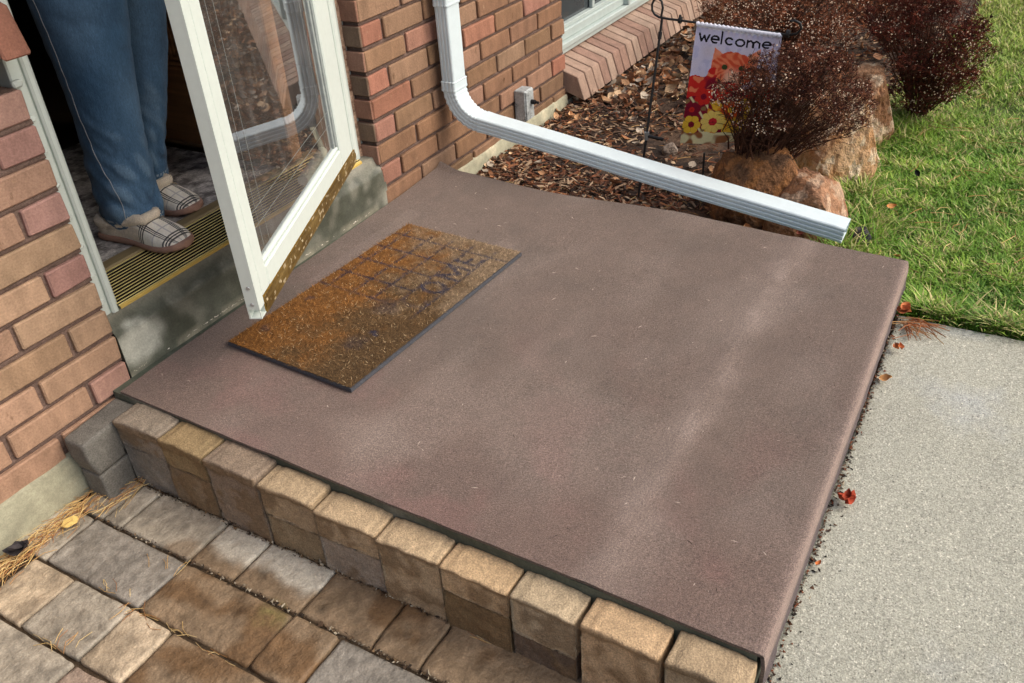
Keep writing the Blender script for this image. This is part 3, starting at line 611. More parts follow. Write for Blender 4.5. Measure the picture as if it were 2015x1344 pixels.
cbox(mb, (2.90, .045, .1185), (2.925, .13, 1.6), .004); cbox(mb, (2.93, .07, .1185), (2.965, .13, 1.6), .004)
for xm in (2.61, 3.35, 3.9, 4.5): cbox(mb, (xm, .088, .1725), (xm + .022, .105, 1.6), .002)
cbox(mb, (2.10, .07, .175), (2.17, .13, 1.6), .002); cbox(mb, (5.33, .07, .175), (5.4, .13, 1.6), .002)
wf = mb.build('window', ALU, house); wf['label'] = 'long low window with pale aluminium frame'
mb = MB(); box(mb, (2.17, .108, .16), (5.35, .112, 1.6)); mb.build('pane', WGL, wf)

# downspout -------------------------------------------------------
DSM = mat('white_downspout', lin(208, 222, 226), rough=.35, spec=.4, nz=((4, .03), (120, .02), (30, .03)), bumps=((25, .06, .004),))
HWX, HD = .035, .0225
def section():
    """(x, d) outline: x across the wall, d = outward normal; ribs on the two narrow sides, one shallow step on the face"""
    pts = []; c = .005
    def side(sgn):
        L = []; 
        for k in range(3):
            d0 = -HD + .008 + k * .012
            L += [(sgn * HWX, d0), (sgn * (HWX - .0028), d0 + .0022), (sgn * (HWX - .0028), d0 + .0042), (sgn * HWX, d0 + .0064)]
        return L
    r = side(1); l = side(-1)[::-1]
    return [(HWX - c, -HD), (HWX - .0012, -HD + .0015)] + r + [(HWX - .0008, HD - .003), (HWX - .003, HD - .0008), (HWX - c, HD)] + [(-(HWX - c), HD), (-(HWX - .003), HD - .0008), (-(HWX - .0008), HD - .003)] + l + [(-(HWX - .0012), -HD + .0015), (-(HWX - c), -HD)]
SEC = section(); XC = 1.3235
def sweep(mb, path, scales, col=(1, 1, 1)):
    """path: list of (y, z, angle) ; angle = direction of travel in the y-z plane"""
    P = []
    for (y, z, a), s in zip(path, scales):
        ty, tz = math.cos(a), math.sin(a); ny, nz2 = tz, -ty      # outward/top normal
        if ny > 0 and abs(ty) < .3: ny, nz2 = -ny, -nz2
        P.append([(XC + px * s, y + ny * d * s, z + nz2 * d * s) for px, d in SEC])
    P = np.array(P); grid_mesh(mb, P, col, False, True); return P
dsp = empty('dsroot', (0, 0, 0), None, None); bpy.data.objects.remove(dsp)
def path_pt(y, z, ny, nz2, s=1): return [(XC + px * s, y + ny * d * s, z + nz2 * d * s) for px, d in SEC]
rings = []
for z in (2.55, 1.2, .30, .262): rings.append(path_pt(-.045, z, -1, 0))
rr0 = .105; a_end = R(84)
cy, cz = -.045 - rr0, .252
for k in range(1, 37):
    a = a_end * k / 36; y = cy + rr0 * math.cos(a); z = cz - rr0 * math.sin(a); s = 1 + .035 * (1 if k % 4 in (1, 2) else -.35) * (1 if 4 < k < 34 else 0)
    rings.append(path_pt(y, z, -math.cos(a), math.sin(a), s))
y0_, z0_ = cy + rr0 * math.cos(a_end), cz - rr0 * math.sin(a_end); nE = (-math.cos(a_end), math.sin(a_end))
body = MB(); Pn = np.array(rings); grid_mesh(body, Pn[:, ::-1], (1, 1, 1), False, True)
ds = body.build('downspout', DSM, house); ds['label'] = 'white ribbed downspout running down the brick wall and out across the bed'
run = MB(); endp = (-1.262, -.0135); a2 = math.atan2(endp[1] - z0_, endp[0] - y0_); nrm2 = (math.sin(a2), -math.cos(a2)); 
if nrm2[1] < 0: nrm2 = (-nrm2[0], -nrm2[1])
rg = []
for k in range(0, 41):
    f_ = k / 40; y = y0_ + (endp[0] - y0_) * f_; z = z0_ + (endp[1] - z0_) * f_ + .0008 * math.sin(f_ * 9); s = 1.0 + (.05 * (1 - smst(0, .02, f_)))
    q = path_pt(y, z, nrm2[0], nrm2[1], s * 1.01)
    if k > 36: q = [(x_ + .004 * noise.noise(Vector((x_ * 60, k, 0))) * (k - 36) / 4, y_, z_ + .004 * noise.noise(Vector((x_ * 50, k, 4))) * (k - 36) / 4) for x_, y_, z_ in q]
    rg.append(q)
rg = np.array(rg); grid_mesh(run, rg[:, ::-1], (1, 1, 1), False, True)
cen = rg.mean(1, keepdims=True); inn = cen + (rg - cen) * .955; grid_mesh(run, inn, (1, 1, 1), False, True); n_ = len(SEC); grid_mesh(run, np.stack([inn[-1], rg[-1]]), closed=True)
run.build('extension', DSM, ds)
for (za, zb, s) in ((.243, .275, 1.10), (.495, .530, 1.09)):
    cl_ = MB(); q = [path_pt(-.045, z, -1, 0, s * f_) for z, f_ in ((za, 1.0), (za + .004, 1.03), (za + .009, 1.0), (zb - .006, 1.0), (zb - .003, 1.04), (zb, .97))]
    grid_mesh(cl_, np.array(q), (1, 1, 1), False, True); cl_.build('collar', DSM, ds)
# electrical box
bx_ = MB(); cbox(bx_, (1.757, -.046, -.018), (1.818, -.001, .094), .003); cbox(bx_, (1.760, -.050, -.014), (1.815, -.0465, .090), .0015)
eb = bx_.build('electrical_box', mat('galvanised', lin(172, 178, 178), rough=.5, metallic=.15, nz=((30, .25), (150, .2)), mix=((50, lin(100, 104, 104), .58, .66),)), house)
bx_ = MB(); tube(bx_, [(1.796, -.050, .047), (1.796, -.066, .047)], .0085, 12); tube(bx_, [(1.796, -.066, .047), (1.796, -.080, .046)], .005, 10); bx_.build('switch_knob', mat('black_plastic', (.012, .012, .014), rough=.45), eb)

# hall rug ---------------------------------------------------------
mb = MB(); P = np.array([[(x, y, .152 + .001 * fbm((x, y), 9)) for y in np.linspace(.227, .99, 90)] for x in np.linspace(.10, .785, 80)])
cl = np.array([[lerp(lin(124, 118, 116), lin(214, 208, 204), .5 + 1.1 * fbm((P[i, j, 0], P[i, j, 1] * 1.4), 13, 4) + .8 * fbm(P[i, j], 40)) for j in range(90)] for i in range(80)])
grid_mesh(mb, P, cols=cl); box(mb, (.1005, .2275, .1425), (.7845, .9895, .151), lin(90, 84, 84))
tag(mb.build('hall_rug', mat('rug_pile', attr=True, rough=.95, nz=((120, .3), (500, .25)), bumps=((400, .8, .003),))), 'mottled grey rug on the hall floor behind the brass threshold', 'rug')

# ================================================================= PERSON
person = empty('person', (.37, .32, .155), 'person standing in the doorway wearing blue jeans and plaid slippers', 'person')
def skin_body():
    V = []; E = []; Rr = []
    def a(p, r, par=None):
        V.append(p); Rr.append(r)
        if par is not None: E.append((par, len(V) - 1))
        return len(V) - 1
    pel = a((.47, .36, .98), .11)
    for (kx, ky, kz), (ax, ay, az), hx in (((.345, .285, .60), (.315, .285, .22), .40), ((.520, .385, .58), (.470, .410, .22), .54)):
        h = a((hx, (.31 if hx < .45 else .38), .86), .075, pel); k = a((kx, ky, kz), .052, h); an = a((ax, ay, az), .032, k); f1 = a((ax - .002, ay - .07, .185), .026, an); a((ax - .002, ay - .15, .178), .022, f1)
    wa = a((.47, .37, 1.12), .10, pel); ch = a((.47, .38, 1.34), .115, wa); nk = a((.47, .37, 1.50), .045, ch); hd = a((.47, .35, 1.58), .055, nk); hd2 = a((.47, .34, 1.66), .082, hd); a((.47, .345, 1.74), .062, hd2)
    for s in (-1, 1):
        sh = a((.47 + s * .17, .38, 1.42), .045, ch); el = a((.47 + s * .21, .39, 1.15), .034, sh); wr_ = a((.47 + s * .19, .31, .93), .022, el); pa = a((.47 + s * .185, .29, .88), .024, wr_)
        for q in range(4): f1 = a((.47 + s * .185 + (q - 1.5) * .013, .27, .83), .008, pa); a((.47 + s * .185 + (q - 1.5) * .012, .28, .79 + .006 * abs(q - 1)), .0065, f1)
        t1 = a((.47 + s * .15, .265, .865), .009, pa); a((.47 + s * .14, .255, .835), .008, t1)
    me = bpy.data.meshes.new('body'); org = Vector(person['_org']); me.from_pydata([tuple(Vector(p) - org) for p in V], E, [])
    o = bpy.data.objects.new('body', me); COL.objects.link(o); o.parent = person
    md = o.modifiers.new('skin', 'SKIN'); md.use_smooth_shade = True
    sv = me.skin_vertices[0].data
    for i, r in enumerate(Rr): sv[i].radius = (r, r); sv[i].use_root = (i == 0)
    o.modifiers.new('sub', 'SUBSURF').levels = 1; o.modifiers['sub'].render_levels = 2
    me.materials.append(mat('skin_tone', lin(198, 150, 124), rough=.6, nz=((30, .06),))); return o
body_ob = skin_body()
hm = MB(); P = []
for i in range(13):
    th_ = math.pi * i / 12 * .72; P.append([(.47 + .098 * math.sin(th_) * math.cos(a), .352 + .105 * math.sin(th_) * math.sin(a) + .008, 1.70 + .115 * math.cos(th_) - (.07 * max(0, math.sin(a)) * (i / 12))) for a in np.linspace(0, 2 * math.pi, 24, endpoint=False)])
grid_mesh(hm, np.array(P), closed=True); hm.build('hair', mat('hair_brown', lin(92, 66, 48), rough=.7, nz=((90, .3, (1, 1, .2)),)), person)
fc = MB()
for s in (-1, 1): tube(fc, [(.47 + s * .03, .262, 1.66), (.47 + s * .03, .257, 1.66)], .009, 10, (.9, .9, .9))
tube(fc, [(.47, .265, 1.665), (.47, .245, 1.63), (.47, .262, 1.62)], [.008, .012, .008], 8, lin(198, 150, 124)); tube(fc, [(.447, .268, 1.597), (.47, .262, 1.594), (.493, .268, 1.597)], .005, 6, lin(160, 90, 84)); fc.build('face', mat('face_detail', attr=True, rough=.6), person)
# sweater
sw = MB()
def ringZ(cx, cy, z, rx, ry, n=40, f=None): return [(cx + rx * math.cos(a) * (1 + (f(a, z) if f else 0)), cy + ry * math.sin(a) * (1 + (f(a, z) if f else 0)), z) for a in np.linspace(0, 2 * math.pi, n, endpoint=False)]
grid_mesh(sw, np.array([ringZ(.47, .37, z, rx, ry, f=lambda a, z: .03 * noise.noise(Vector((math.cos(a) * 2, math.sin(a) * 2, z * 7)))) for z, rx, ry in ((.93, .175, .14), (.98, .18, .145), (1.15, .165, .135), (1.32, .185, .14), (1.42, .18, .12), (1.47, .12, .09), (1.505, .065, .065))]), closed=True)
for s in (-1, 1): tube(sw, [(.47 + s * .13, .38, 1.43), (.47 + s * .18, .385, 1.40), (.47 + s * .205, .39, 1.28), (.47 + s * .215, .39, 1.15), (.47 + s * .205, .345, 1.02), (.47 + s * .195, .315, .95)], [.055, .062, .055, .05, .043, .036], 16)
sw.build('sweater', mat('grey_knit', lin(120, 118, 122), rough=.95, nz=((200, .2),), bumps=((200, .6, .004),)), person)
# jeans
DEN = mat('denim', attr=True, rough=.88, spec=.15, sheen=.1, nz=((420, .20, (1, 1, .35)), (160, .10, (1, 1, .25)), (10, .10), (900, .12)), bumps=((500, .4, .0015), (60, .25, .003)))
seg = 72
def catm(tab, z):
    zs = [r[0] for r in tab]; return [float(np.interp(z, zs, [r[i] for r in tab])) for i in range(1, len(tab[0]))]
L1 = [(.185, .318, .268, .062, .075), (.215, .320, .272, .072, .080), (.26, .322, .274, .073, .078), (.31, .325, .275, .072, .076), (.38, .331, .275, .069, .075), (.485, .341, .275, .077, .080), (.60, .348, .275, .087, .088), (.71, .356, .275, .102, .098), (.82, .375, .29, .12, .115), (.92, .40, .31, .13, .12)]
L2 = [(.215, .470, .400, .056, .070), (.26, .478, .400, .058, .070), (.31, .490, .398, .056, .070), (.40, .522, .396, .060, .072), (.53, .556, .392, .072, .080), (.645, .568, .384, .082, .09), (.76, .56, .38, .10, .105), (.92, .54, .37, .125, .12)]
def fold(a, z, sd, knee):
    q = Vector((math.cos(a) * 1.3, math.sin(a) * 1.3, z * 5 + sd)); f = .045 * noise.noise(q)
    d = Vector((math.cos(a) * 1.6 + z * 5, math.sin(a) * 1.6, z * 22 + sd + math.cos(a + 1) * 1.2)); lo = smst(.5, .22, z)
    f += (.085 * lo + .020) * (abs(noise.noise(d)) * 2 - .45); f += .035 * math.exp(-((z - knee + .05 * math.sin(a - 3.6)) / .018) ** 2) * max(0, math.cos(a - 3.9)) 
    f += .02 * math.sin(z * 95 + 3 * math.sin(a + sd)) * smst(.32, .22, z); return f
def leg(tab, sd, z0, z1, name, hemtilt):
    mb = MB(); nz_n = 130; P = []; cl = np.zeros((nz_n, seg, 3))
    for i in range(nz_n):
        t = i / (nz_n - 1); z = z0 + (z1 - z0) * t; cx, cy, rx, ry = catm(tab, z); row = []
        for k in range(seg):
            a = 2 * math.pi * k / seg; f = fold(a, z, sd, .45); hz = hemtilt * math.sin(a) * (1 - t) ** 6
            if i == 0: f -= .02
            x, y = cx + rx * math.cos(a) * (1 + f), cy + ry * math.sin(a) * (1 + f); row.append((x, y, z + hz))
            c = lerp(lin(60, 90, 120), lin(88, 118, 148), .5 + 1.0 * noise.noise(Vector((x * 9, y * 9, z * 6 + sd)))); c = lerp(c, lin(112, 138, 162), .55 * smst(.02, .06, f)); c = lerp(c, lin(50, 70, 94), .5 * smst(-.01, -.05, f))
            if i < 5: c = lerp(lin(76, 104, 132), lin(184, 198, 206), .5 if (i in (0, 4) and k % 2) or noise.noise(Vector((k * .9, i, 0))) > .25 else 0)
            cl[i, k] = c
        P.append(row)
    P = np.array(P); grid_mesh(mb, P, (1, 1, 1), True, True, cl)
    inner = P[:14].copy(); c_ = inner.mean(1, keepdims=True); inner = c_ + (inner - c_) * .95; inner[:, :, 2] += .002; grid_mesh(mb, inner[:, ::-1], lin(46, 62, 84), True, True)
    return mb, P
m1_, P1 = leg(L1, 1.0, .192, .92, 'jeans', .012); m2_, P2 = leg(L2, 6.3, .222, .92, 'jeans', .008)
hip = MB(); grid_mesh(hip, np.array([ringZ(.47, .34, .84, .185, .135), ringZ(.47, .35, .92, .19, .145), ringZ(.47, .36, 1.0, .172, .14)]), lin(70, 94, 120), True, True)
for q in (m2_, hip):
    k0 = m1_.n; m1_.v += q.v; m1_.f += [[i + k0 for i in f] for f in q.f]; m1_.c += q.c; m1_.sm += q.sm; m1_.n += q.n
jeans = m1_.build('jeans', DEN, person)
# outer seam stitching, follows the cloth
seam = MB(); toC = math.atan2(-.826, -.564); SM = [(.192, -.30), (.225, -.33), (.25, -.28), (.29, -.30), (.36, -.62), (.40, -.72), (.485, -.80), (.60, -.80), (.71, -.84), (.92, -.86)]
pts = []
for z in np.linspace(.196, .90, 170):
    tt = float(np.interp(z, [s[0] for s in SM], [s[1] for s in SM])); a = (toC + math.asin(tt)) % (2 * math.pi); cx, cy, rx, ry = catm(L1, z); f = fold(a, z, 1.0, .45); hz = .012 * math.sin(a) * (1 - (z - .192) / .728) ** 6
    pts.append((cx + rx * math.cos(a) * (1 + f + .008), cy + ry * math.sin(a) * (1 + f + .008), z + hz))
tube(seam, pts, .0010, 6)
seam.build('seam', mat('seam_thread', lin(160, 165, 168), rough=.8, nz=((400, .4),)), jeans)
# slippers
def slipper(tx, ty, hx, hy, z0, lab, sd, zt):
    toe = Vector((tx, ty, z0)); heel = Vector((hx, hy, z0)); D = (toe - heel); Ln = D.length; D.normalize(); Sx = Vector((D.y, -D.x, 0)) * -1
    W = [(0, .020), (.03, .032), (.12, .036), (.3, .035), (.45, .037), (.62, .045), (.75, .048), (.87, .043), (.95, .030), (.985, .016), (1, .004)]
    H = [(0, .03), (.05, .045), (.3, .060), (.5, .070), (.62, .060), (.75, .048), (.88, .034), (.95, .022), (1, .010)]
    ww = lambda t: float(np.interp(t, [q[0] for q in W], [q[1] for q in W])); hh = lambda t: float(np.interp(t, [q[0] for q in H], [q[1] for q in H]))
    G = lambda t, s, z: tuple(heel + D * (t * Ln) + Sx * (s + .006 * math.sin((t - .2) * 3)) + Vector((0, 0, z + (.012 * (1 - t) if zt else 0))))
    r_ = empty('x', (0, 0, 0), None, None); bpy.data.objects.remove(r_)
    # sole
    mb = MB(); n = 60; P = []
    for i in range(n + 1):
        t = i / n; w_ = ww(t) + .004; tt = min(1, max(0, t)) * 1.02 - .01; row = []
        for s, z in ((-.96, .0), (-1.03, .006), (-1.02, .013), (-.94, .016), (0, .0165), (.94, .016), (1.02, .013), (1.03, .006), (.96, 0), (0, -.0005)): row.append(G(tt, s * w_, z + .0055 * smst(.8, 1, t)))
        P.append(row)
    P = np.array(P)[:, ::-1]; grid_mesh(mb, P, (1, 1, 1), True, True); mb.add(P[0], [list(range(10))]); mb.add(P[-1], [list(range(10))[::-1]])
    up = MB(); na, nb = 110, 90; tA = .40; P = np.zeros((na, nb, 3)); cl = np.zeros((na, nb, 3))
    for i in range(na):
        t = tA + (1.0 - tA) * i / (na - 1)
        for j in range(nb):
            a = math.pi * j / (nb - 1); w_ = ww(t) + .001; h = hh(t); s = -math.cos(a); e = abs(s); sgn = 1 if s >= 0 else -1
            x_ = sgn * (e ** .85) * w_; z_ = .014 + (h - .014) * (math.sin(a) ** .8) + .001 * noise.noise(Vector((t * 12, s * 3, sd))) + .003 * smst(.75, 1, t)
            P[i, j] = G(t, x_, z_)
            u, v = t * Ln, (a - math.pi / 2) * .052   # plaid in unrolled metres
            c = lerp(lin(246, 240, 228), lin(236, 228, 214), .5 + fbm((u, v), 60)); k = 0
            for cen in (.16, .235):
                for q in (-.0065, 0, .0065): k = max(k, .95 * smst(.0021, .0012, abs(u - cen - q)))
            for cen in (-.032, .022):
                for q in (-.006, 0, .006): k = max(k, .95 * smst(.0021, .0012, abs(v - cen - q)))
            g = max(.5 * smst(.0019, .001, abs(u - .199)), .5 * smst(.0019, .001, abs(v + .004)))
            c = lerp(c, lin(150, 144, 158), g); cl[i, j] = lerp(c, lin(34, 34, 42), k)
    grid_mesh(up, P[:, ::-1], (1, 1, 1), True, False, cl[:, ::-1])
    upo = up.build('slipper', mat('plaid_cloth', attr=True, rough=.95, spec=.1, nz=((500, .12),), bumps=((600, .4, .001),)), person); upo['label'] = lab
    so_ = mb.build('sole', mat('slipper_sole', lin(168, 132, 116), rough=.75, nz=((60, .08), (400, .1))), upo)
    # fleece: heel band and collar
    fl = MB(); P = []
    path = []
    for q in range(41):
        a = math.pi * (.5 + q / 40)   # around the heel from one side to the other
        path.append(None)
    pts = []
    for t in np.linspace(.60, .02, 16): pts.append((t, 1))
    pts += [(0.0, .55), (-.01, 0), (0.0, -.55)]
    for t in np.linspace(.02, .60, 16): pts.append((t, -1))
    cur = [Vector(G(t, s * (ww(max(0, t)) - .006 - (.015 * smst(.42, .60, t))), .045 + .022 * smst(.2, .58, t))) for t, s in pts]
    cur.append(cur[0]); tube(fl, cur, [.0125 + .002 * noise.noise(Vector((i * .7, sd, 0))) for i in range(len(cur))], 14)
    # lower heel shell in the same fleece
    P = []
    for (t, s) in pts[:-0 or None]:
        w_ = ww(max(0, t)); col_ = []
        for z, k in ((.014, 1.0), (.025, 1.06), (.038, 1.05), (.05, .92)): 
            tt = t - (.012 if abs(s) < 1 else 0) * (k - .5); col_.append(G(tt, s * w_ * k, z))
        P.append(col_)
    grid_mesh(fl, np.array(P), (1, 1, 1), True)
    V = np.concatenate(fl.v); V2 = V + np.array([[.0012 * noise.noise(Vector(p) * 300 + Vector((o_, 0, 0))) for o_ in (0, 9, 17)] for p in V]); fl.v = [V2]
    # tufts
    for q in range(900):
        p = Vector(V2[random.randrange(len(V2))]); d = Vector((random.gauss(0, 1), random.gauss(0, 1), abs(random.gauss(0, 1)))).normalized() * .004; e = d.cross(Vector((random.random(), random.random(), random.random()))).normalized() * .0007
        fl.add([tuple(p - e), tuple(p + e), tuple(p + d)], [(0, 1, 2)])
    fl.build('fleece', mat('cream_fleece', lin(238, 222, 200), rough=1, spec=.05, sheen=.3, nz=((300, .15), (60, .1)), bumps=((300, .8, .004),)), upo)
slipper(.300, .082, .288, .345, .156, 'plaid fleece lined slipper nearest the camera', 2.0, False)
slipper(.462, .218, .452, .475, .1555, 'plaid slipper behind, half hidden by the jeans', 5.0, False)

# ================================================================= GARDEN FLAG
st = empty('flag_stand', (1.485, -.592, -.125), 'thin black metal garden flag stand with a curled top pushed into the bed', 'flag stand')
BK = mat('black_iron', (.012, .012, .013), rough=.5, spec=.4)
mb = MB(); pb, pt = Vector((1.493, -.592, -.14)), Vector((1.603, -.614, .425)); tube(mb, [pb, pb.lerp(pt, .5) + Vector((.004, .002, 0)), pt], .0038, 10)
A0 = pt; A1 = Vector((1.602, -1.003, .418)); mb.build('pole', BK, st)
mb = MB(); hk = []
for a in np.linspace(R(-95), R(190), 22): hk.append(pt + Vector((0, .0 + .019 * 1 - .019 * 1 + .018 * math.cos(a) + .012, .034 + .024 * math.sin(a))))
hk = [pt + Vector((0, -.012, .008)), pt + Vector((0, -.006, .030))] + [pt + Vector((0, .010 + .017 * math.cos(a), .038 + .018 * math.sin(a))) for a in np.linspace(R(180), R(-90), 16)][::1]
hk = [pt + Vector((.0, .004, .0)), pt + Vector((0, -.001, .03)), pt + Vector((0, .003, .048)), pt + Vector((0, .014, .056)), pt + Vector((0, .026, .052)), pt + Vector((0, .033, .038)), pt + Vector((0, .032, .022)), pt + Vector((0, .024, .010)), pt + Vector((0, .010, .003)), pt + Vector((0, -.02, .0)), pt + Vector((0, -.06, -.002))]
arm = hk + [pt.lerp(A1, .4) + Vector((0, 0, -.004)), pt.lerp(A1, .8) + Vector((0, 0, -.008)), A1 + Vector((0, .02, -.012)), A1 + Vector((0, -.006, -.006)), A1 + Vector((0, -.016, .008)), A1 + Vector((0, -.012, .022)), A1 + Vector((0, .004, .028)), A1 + Vector((0, .016, .026))]
tube(mb, arm, .0034, 10); mb.build('arm', BK, st)
mb = MB(); tube(mb, [pt + Vector((0, -.052, 0)), pt + Vector((0, -.060, -.001))], .010, 12); tube(mb, [pt + Vector((0, -.055, .0)), pt + Vector((.0, -.0555, .014))], .004, 8); mb.build('stopper', BK, st)
mb = MB(); q = A0.lerp(A1, .955); tube(mb, [q + Vector((0, .006, -.008)), q + Vector((0, -.004, -.009))], .011, 12); mb.build('stopper', BK, st)
mb = MB(); q = pb.lerp(pt, .90); tube(mb, [q, q.lerp(pt, .35)], .006, 10); mb.build('sleeve', BK, st)
mb = MB(); q = pb.lerp(pt, .40); tube(mb, [q + Vector((0, .0, -.012)), q + Vector((0, 0, .012))], .008, 12, lin(150, 154, 158)); mb.build('clamp', mat('clamp_steel', (.5, .52, .54), rough=.3, metallic=.8), st)
mb = MB(); tube(mb, [q + Vector((0, -.006, 0)), q + Vector((.0, -.055, -.004))], .0055, 10); mb.build('foot_bar', BK, st)
mb = MB(); tube(mb, [(1.70, -.735, -.15), (1.704, -.735, -.06), (1.706, -.734, -.015)], .0035, 8); tag(mb.build('ground_stake', BK), 'short black wire stake in the bed beside the nearest rust coloured rock', 'stake')
# flag painted as a face-coloured cloth
TL, TR, BL, BRr = [np.array(q) for q in ((1.600, -.722, .416), (1.600, -.968, .402), (1.592, -.688, .052), (1.590, -.962, .108))]
FU, FV = 150, 190; WST = []
def Wl(x0, x1, y0, y1, pts): WST.extend([((x0 + (x1 - x0) * a[0], y0 + (y1 - y0) * a[1]), (x0 + (x1 - x0) * b[0], y0 + (y1 - y0) * b[1])) for a, b in pts])
arc = lambda cx, cy, rx, ry, a0, a1, n=8: [((cx + rx * math.cos(a0 + (a1 - a0) * i / n), cy + ry * math.sin(a0 + (a1 - a0) * i / n)), (cx + rx * math.cos(a0 + (a1 - a0) * (i + 1) / n), cy + ry * math.sin(a0 + (a1 - a0) * (i + 1) / n))) for i in range(n)]
ya, yb = .062, .118
Wl(.045, .165, ya, yb, [((0, 0), (.25, 1)), ((.25, 1), (.5, .2)), ((.5, .2), (.75, 1)), ((.75, 1), (1, 0))])
Wl(.195, .285, ya, yb, [((.05, .5), (.95, .5))] + arc(.5, .5, .5, .5, 0, -5.2, 12))
Wl(.315, .33, ya - .05, yb, [((0, 0), (0, 1))])
Wl(.365, .455, ya, yb, arc(.5, .5, .5, .5, -.8, -5.5, 12))
Wl(.49, .59, ya, yb, arc(.5, .5, .5, .5, 0, 6.28, 14))
Wl(.625, .765, ya, yb, [((0, 0), (0, 1)), ((0, .3), (.25, 0)), ((.25, 0), (.5, .3)), ((.5, .3), (.5, 1)), ((.5, .3), (.75, 0)), ((.75, 0), (1, .3)), ((1, .3), (1, 1))])
Wl(.80, .89, ya, yb, [((.05, .5), (.95, .5))] + arc(.5, .5, .5, .5, 0, -5.2, 12))
LAV, ORA, REDF, MARO, YEL, CRM, GRN = lin(208, 206, 234), lin(232, 130, 90), lin(206, 44, 38), lin(128, 22, 44), lin(236, 190, 60), lin(226, 216, 168), lin(150, 150, 90)
def flag_col(u, v):
    x, y = u * .25, v * .36; n1 = noise.noise(Vector((x * 22, y * 22, 1))); n2 = noise.noise(Vector((x * 55, y * 55, 4)))
    c = lerp(LAV, lin(214, 206, 222), .5 + n1); c = lerp(c, lin(170, 172, 210), smst(.1, .4, n2) * .4)
    # marmalade cat: ears and head
    def tri(p, a, b, d_):
        s = lambda p, q, r: (p[0] - r[0]) * (q[1] - r[1]) - (q[0] - r[0]) * (p[1] - r[1]); k = [s(p, a, b), s(p, b, d_), s(p, d_, a)]; return all(z >= 0 for z in k) or all(z <= 0 for z in k)
    p = (u, v)
    if tri(p, (.235, .30), (.255, .155), (.40, .22)) or tri(p, (.62, .22), (.79, .125), (.77, .30)): c = lerp(ORA, lin(244, 170, 140), .5 + n2)
    if ((u - .50) / .27) ** 2 + ((v - .33) / .155) ** 2 < 1 + .15 * n2:
        c = lerp(ORA, lin(214, 84, 56), smst(.0, .6, abs(math.sin(u * 26 + n1 * 7 + v * 9)) - .4 + n2 * .6)); c = lerp(c, lin(240, 200, 170), smst(.12, .05, abs(u - .5)) * smst(.28, .4, v) * .8)
        for ex in (.40, .60):
            if ((u - ex) / .035) ** 2 + ((v - .31) / .022) ** 2 < 1: c = lin(60, 70, 40)
    if v > .44 + .10 * n1 - .05 * math.sin(u * 6): c = lerp(REDF, MARO, smst(-.1, .2, n1)); c = lerp(c, ORA, smst(.15, .3, n2))
    if v > .60 + .06 * n1:
        c = lerp(lin(222, 140, 46), YEL, smst(-.2, .2, n2)); c = lerp(c, MARO, smst(.15, .25, noise.noise(Vector((x * 40, y * 40, 9)))))
        if u < .28: c = lerp(MARO, CRM, smst(.008, -.002, abs((v - .62 - u * .9) % .13 - .06) - .012)); c = lerp(c, GRN, smst(.1, .3, n2) * .5)
    def flower(cx, cy, r, pet, cen, npet, c, cr=.33):
        dx, dy = (u - cx) * .25, (v - cy) * .36; d = math.hypot(dx, dy); a = math.atan2(dy, dx); rr = r * (.82 + .18 * abs(math.cos(a * npet / 2)))
        if d < rr: c = lerp(pet, tuple(q * .72 for q in pet), smst(.25, .0, abs(math.cos(a * npet / 2)))); 
        if d < r * cr: c = lerp(cen, tuple(q * .5 for q in cen), smst(.4, .0, d / (r * cr)))
        return c
    c = flower(.08, .70, .026, MARO, REDF, 6, c); c = flower(.20, .58, .028, REDF, MARO, 7, c); c = flower(.55, .69, .030, lin(226, 90, 40), YEL, 8, c)
    c = flower(.36, .795, .038, lin(238, 208, 110), lin(196, 40, 50), 10, c); c = flower(.62, .84, .026, YEL, lin(220, 110, 30), 7, c); c = flower(.84, .80, .048, YEL, lin(200, 60, 30), 12, c, .5); c = flower(.88, .66, .028, lin(230, 130, 50), MARO, 8, c); c = flower(.10, .83, .03, YEL, MARO, 6, c)
    if v > .90 + .03 * n1 and u < .75: c = lerp(CRM, lin(150, 96, 60), smst(-.1, .1, noise.noise(Vector((x * 30, y * 30, 2)))))
    for a, b in WST:
        if v < .14:
            d = seg_d((x, y), (a[0] * .25, a[1] * .36), (b[0] * .25, b[1] * .36))
            if d < .0029: c = lin(30, 28, 34)
    if v < .012: c = lin(226, 228, 236)
    return c
P = np.zeros((FU, FV, 3)); cl = np.zeros((FU, FV, 3))
for i in range(FU):
    for j in range(FV):
        u, v = i / (FU - 1), j / (FV - 1); p = TL * (1 - u) * (1 - v) + TR * u * (1 - v) + BL * (1 - u) * v + BRr * u * v
        p = p + np.array([.006 * math.sin(u * 7 + v * 2) * (.3 + v) + .003 * noise.noise(Vector((u * 6, v * 4, 0))) + .004 * math.exp(-(v / .03) ** 2) * math.sin(u * 90) * (u > .35), 0, -.003 * math.sin(u * math.pi) + (.0015 * math.sin(u * 110) if v < .02 else 0)])
        P[i, j] = p; cl[i, j] = flag_col(u, v)
mb = MB(); grid_mesh(mb, P, (1, 1, 1), True, False, cl); P2 = P + np.array([.0012, 0, 0]); grid_mesh(mb, P2[::-1], (1, 1, 1), True, False, cl[::-1] * .9)
grid_mesh(mb, np.stack([P[0], P2[0]]), LAV); grid_mesh(mb, np.stack([P2[-1], P[-1]]), LAV); grid_mesh(mb, np.stack([P[:, -1], P2[:, -1]]), ORA)
slv = [tuple(TL * (1 - u) + TR * u + np.array([.0, 0, .002 + .0012 * math.sin(u * 120)])) for u in np.linspace(0, 1, 60)]; tube(mb, slv, [.0062 + .0012 * math.sin(i * 2.1) for i in range(60)], 10, lin(222, 224, 236), smooth=True)
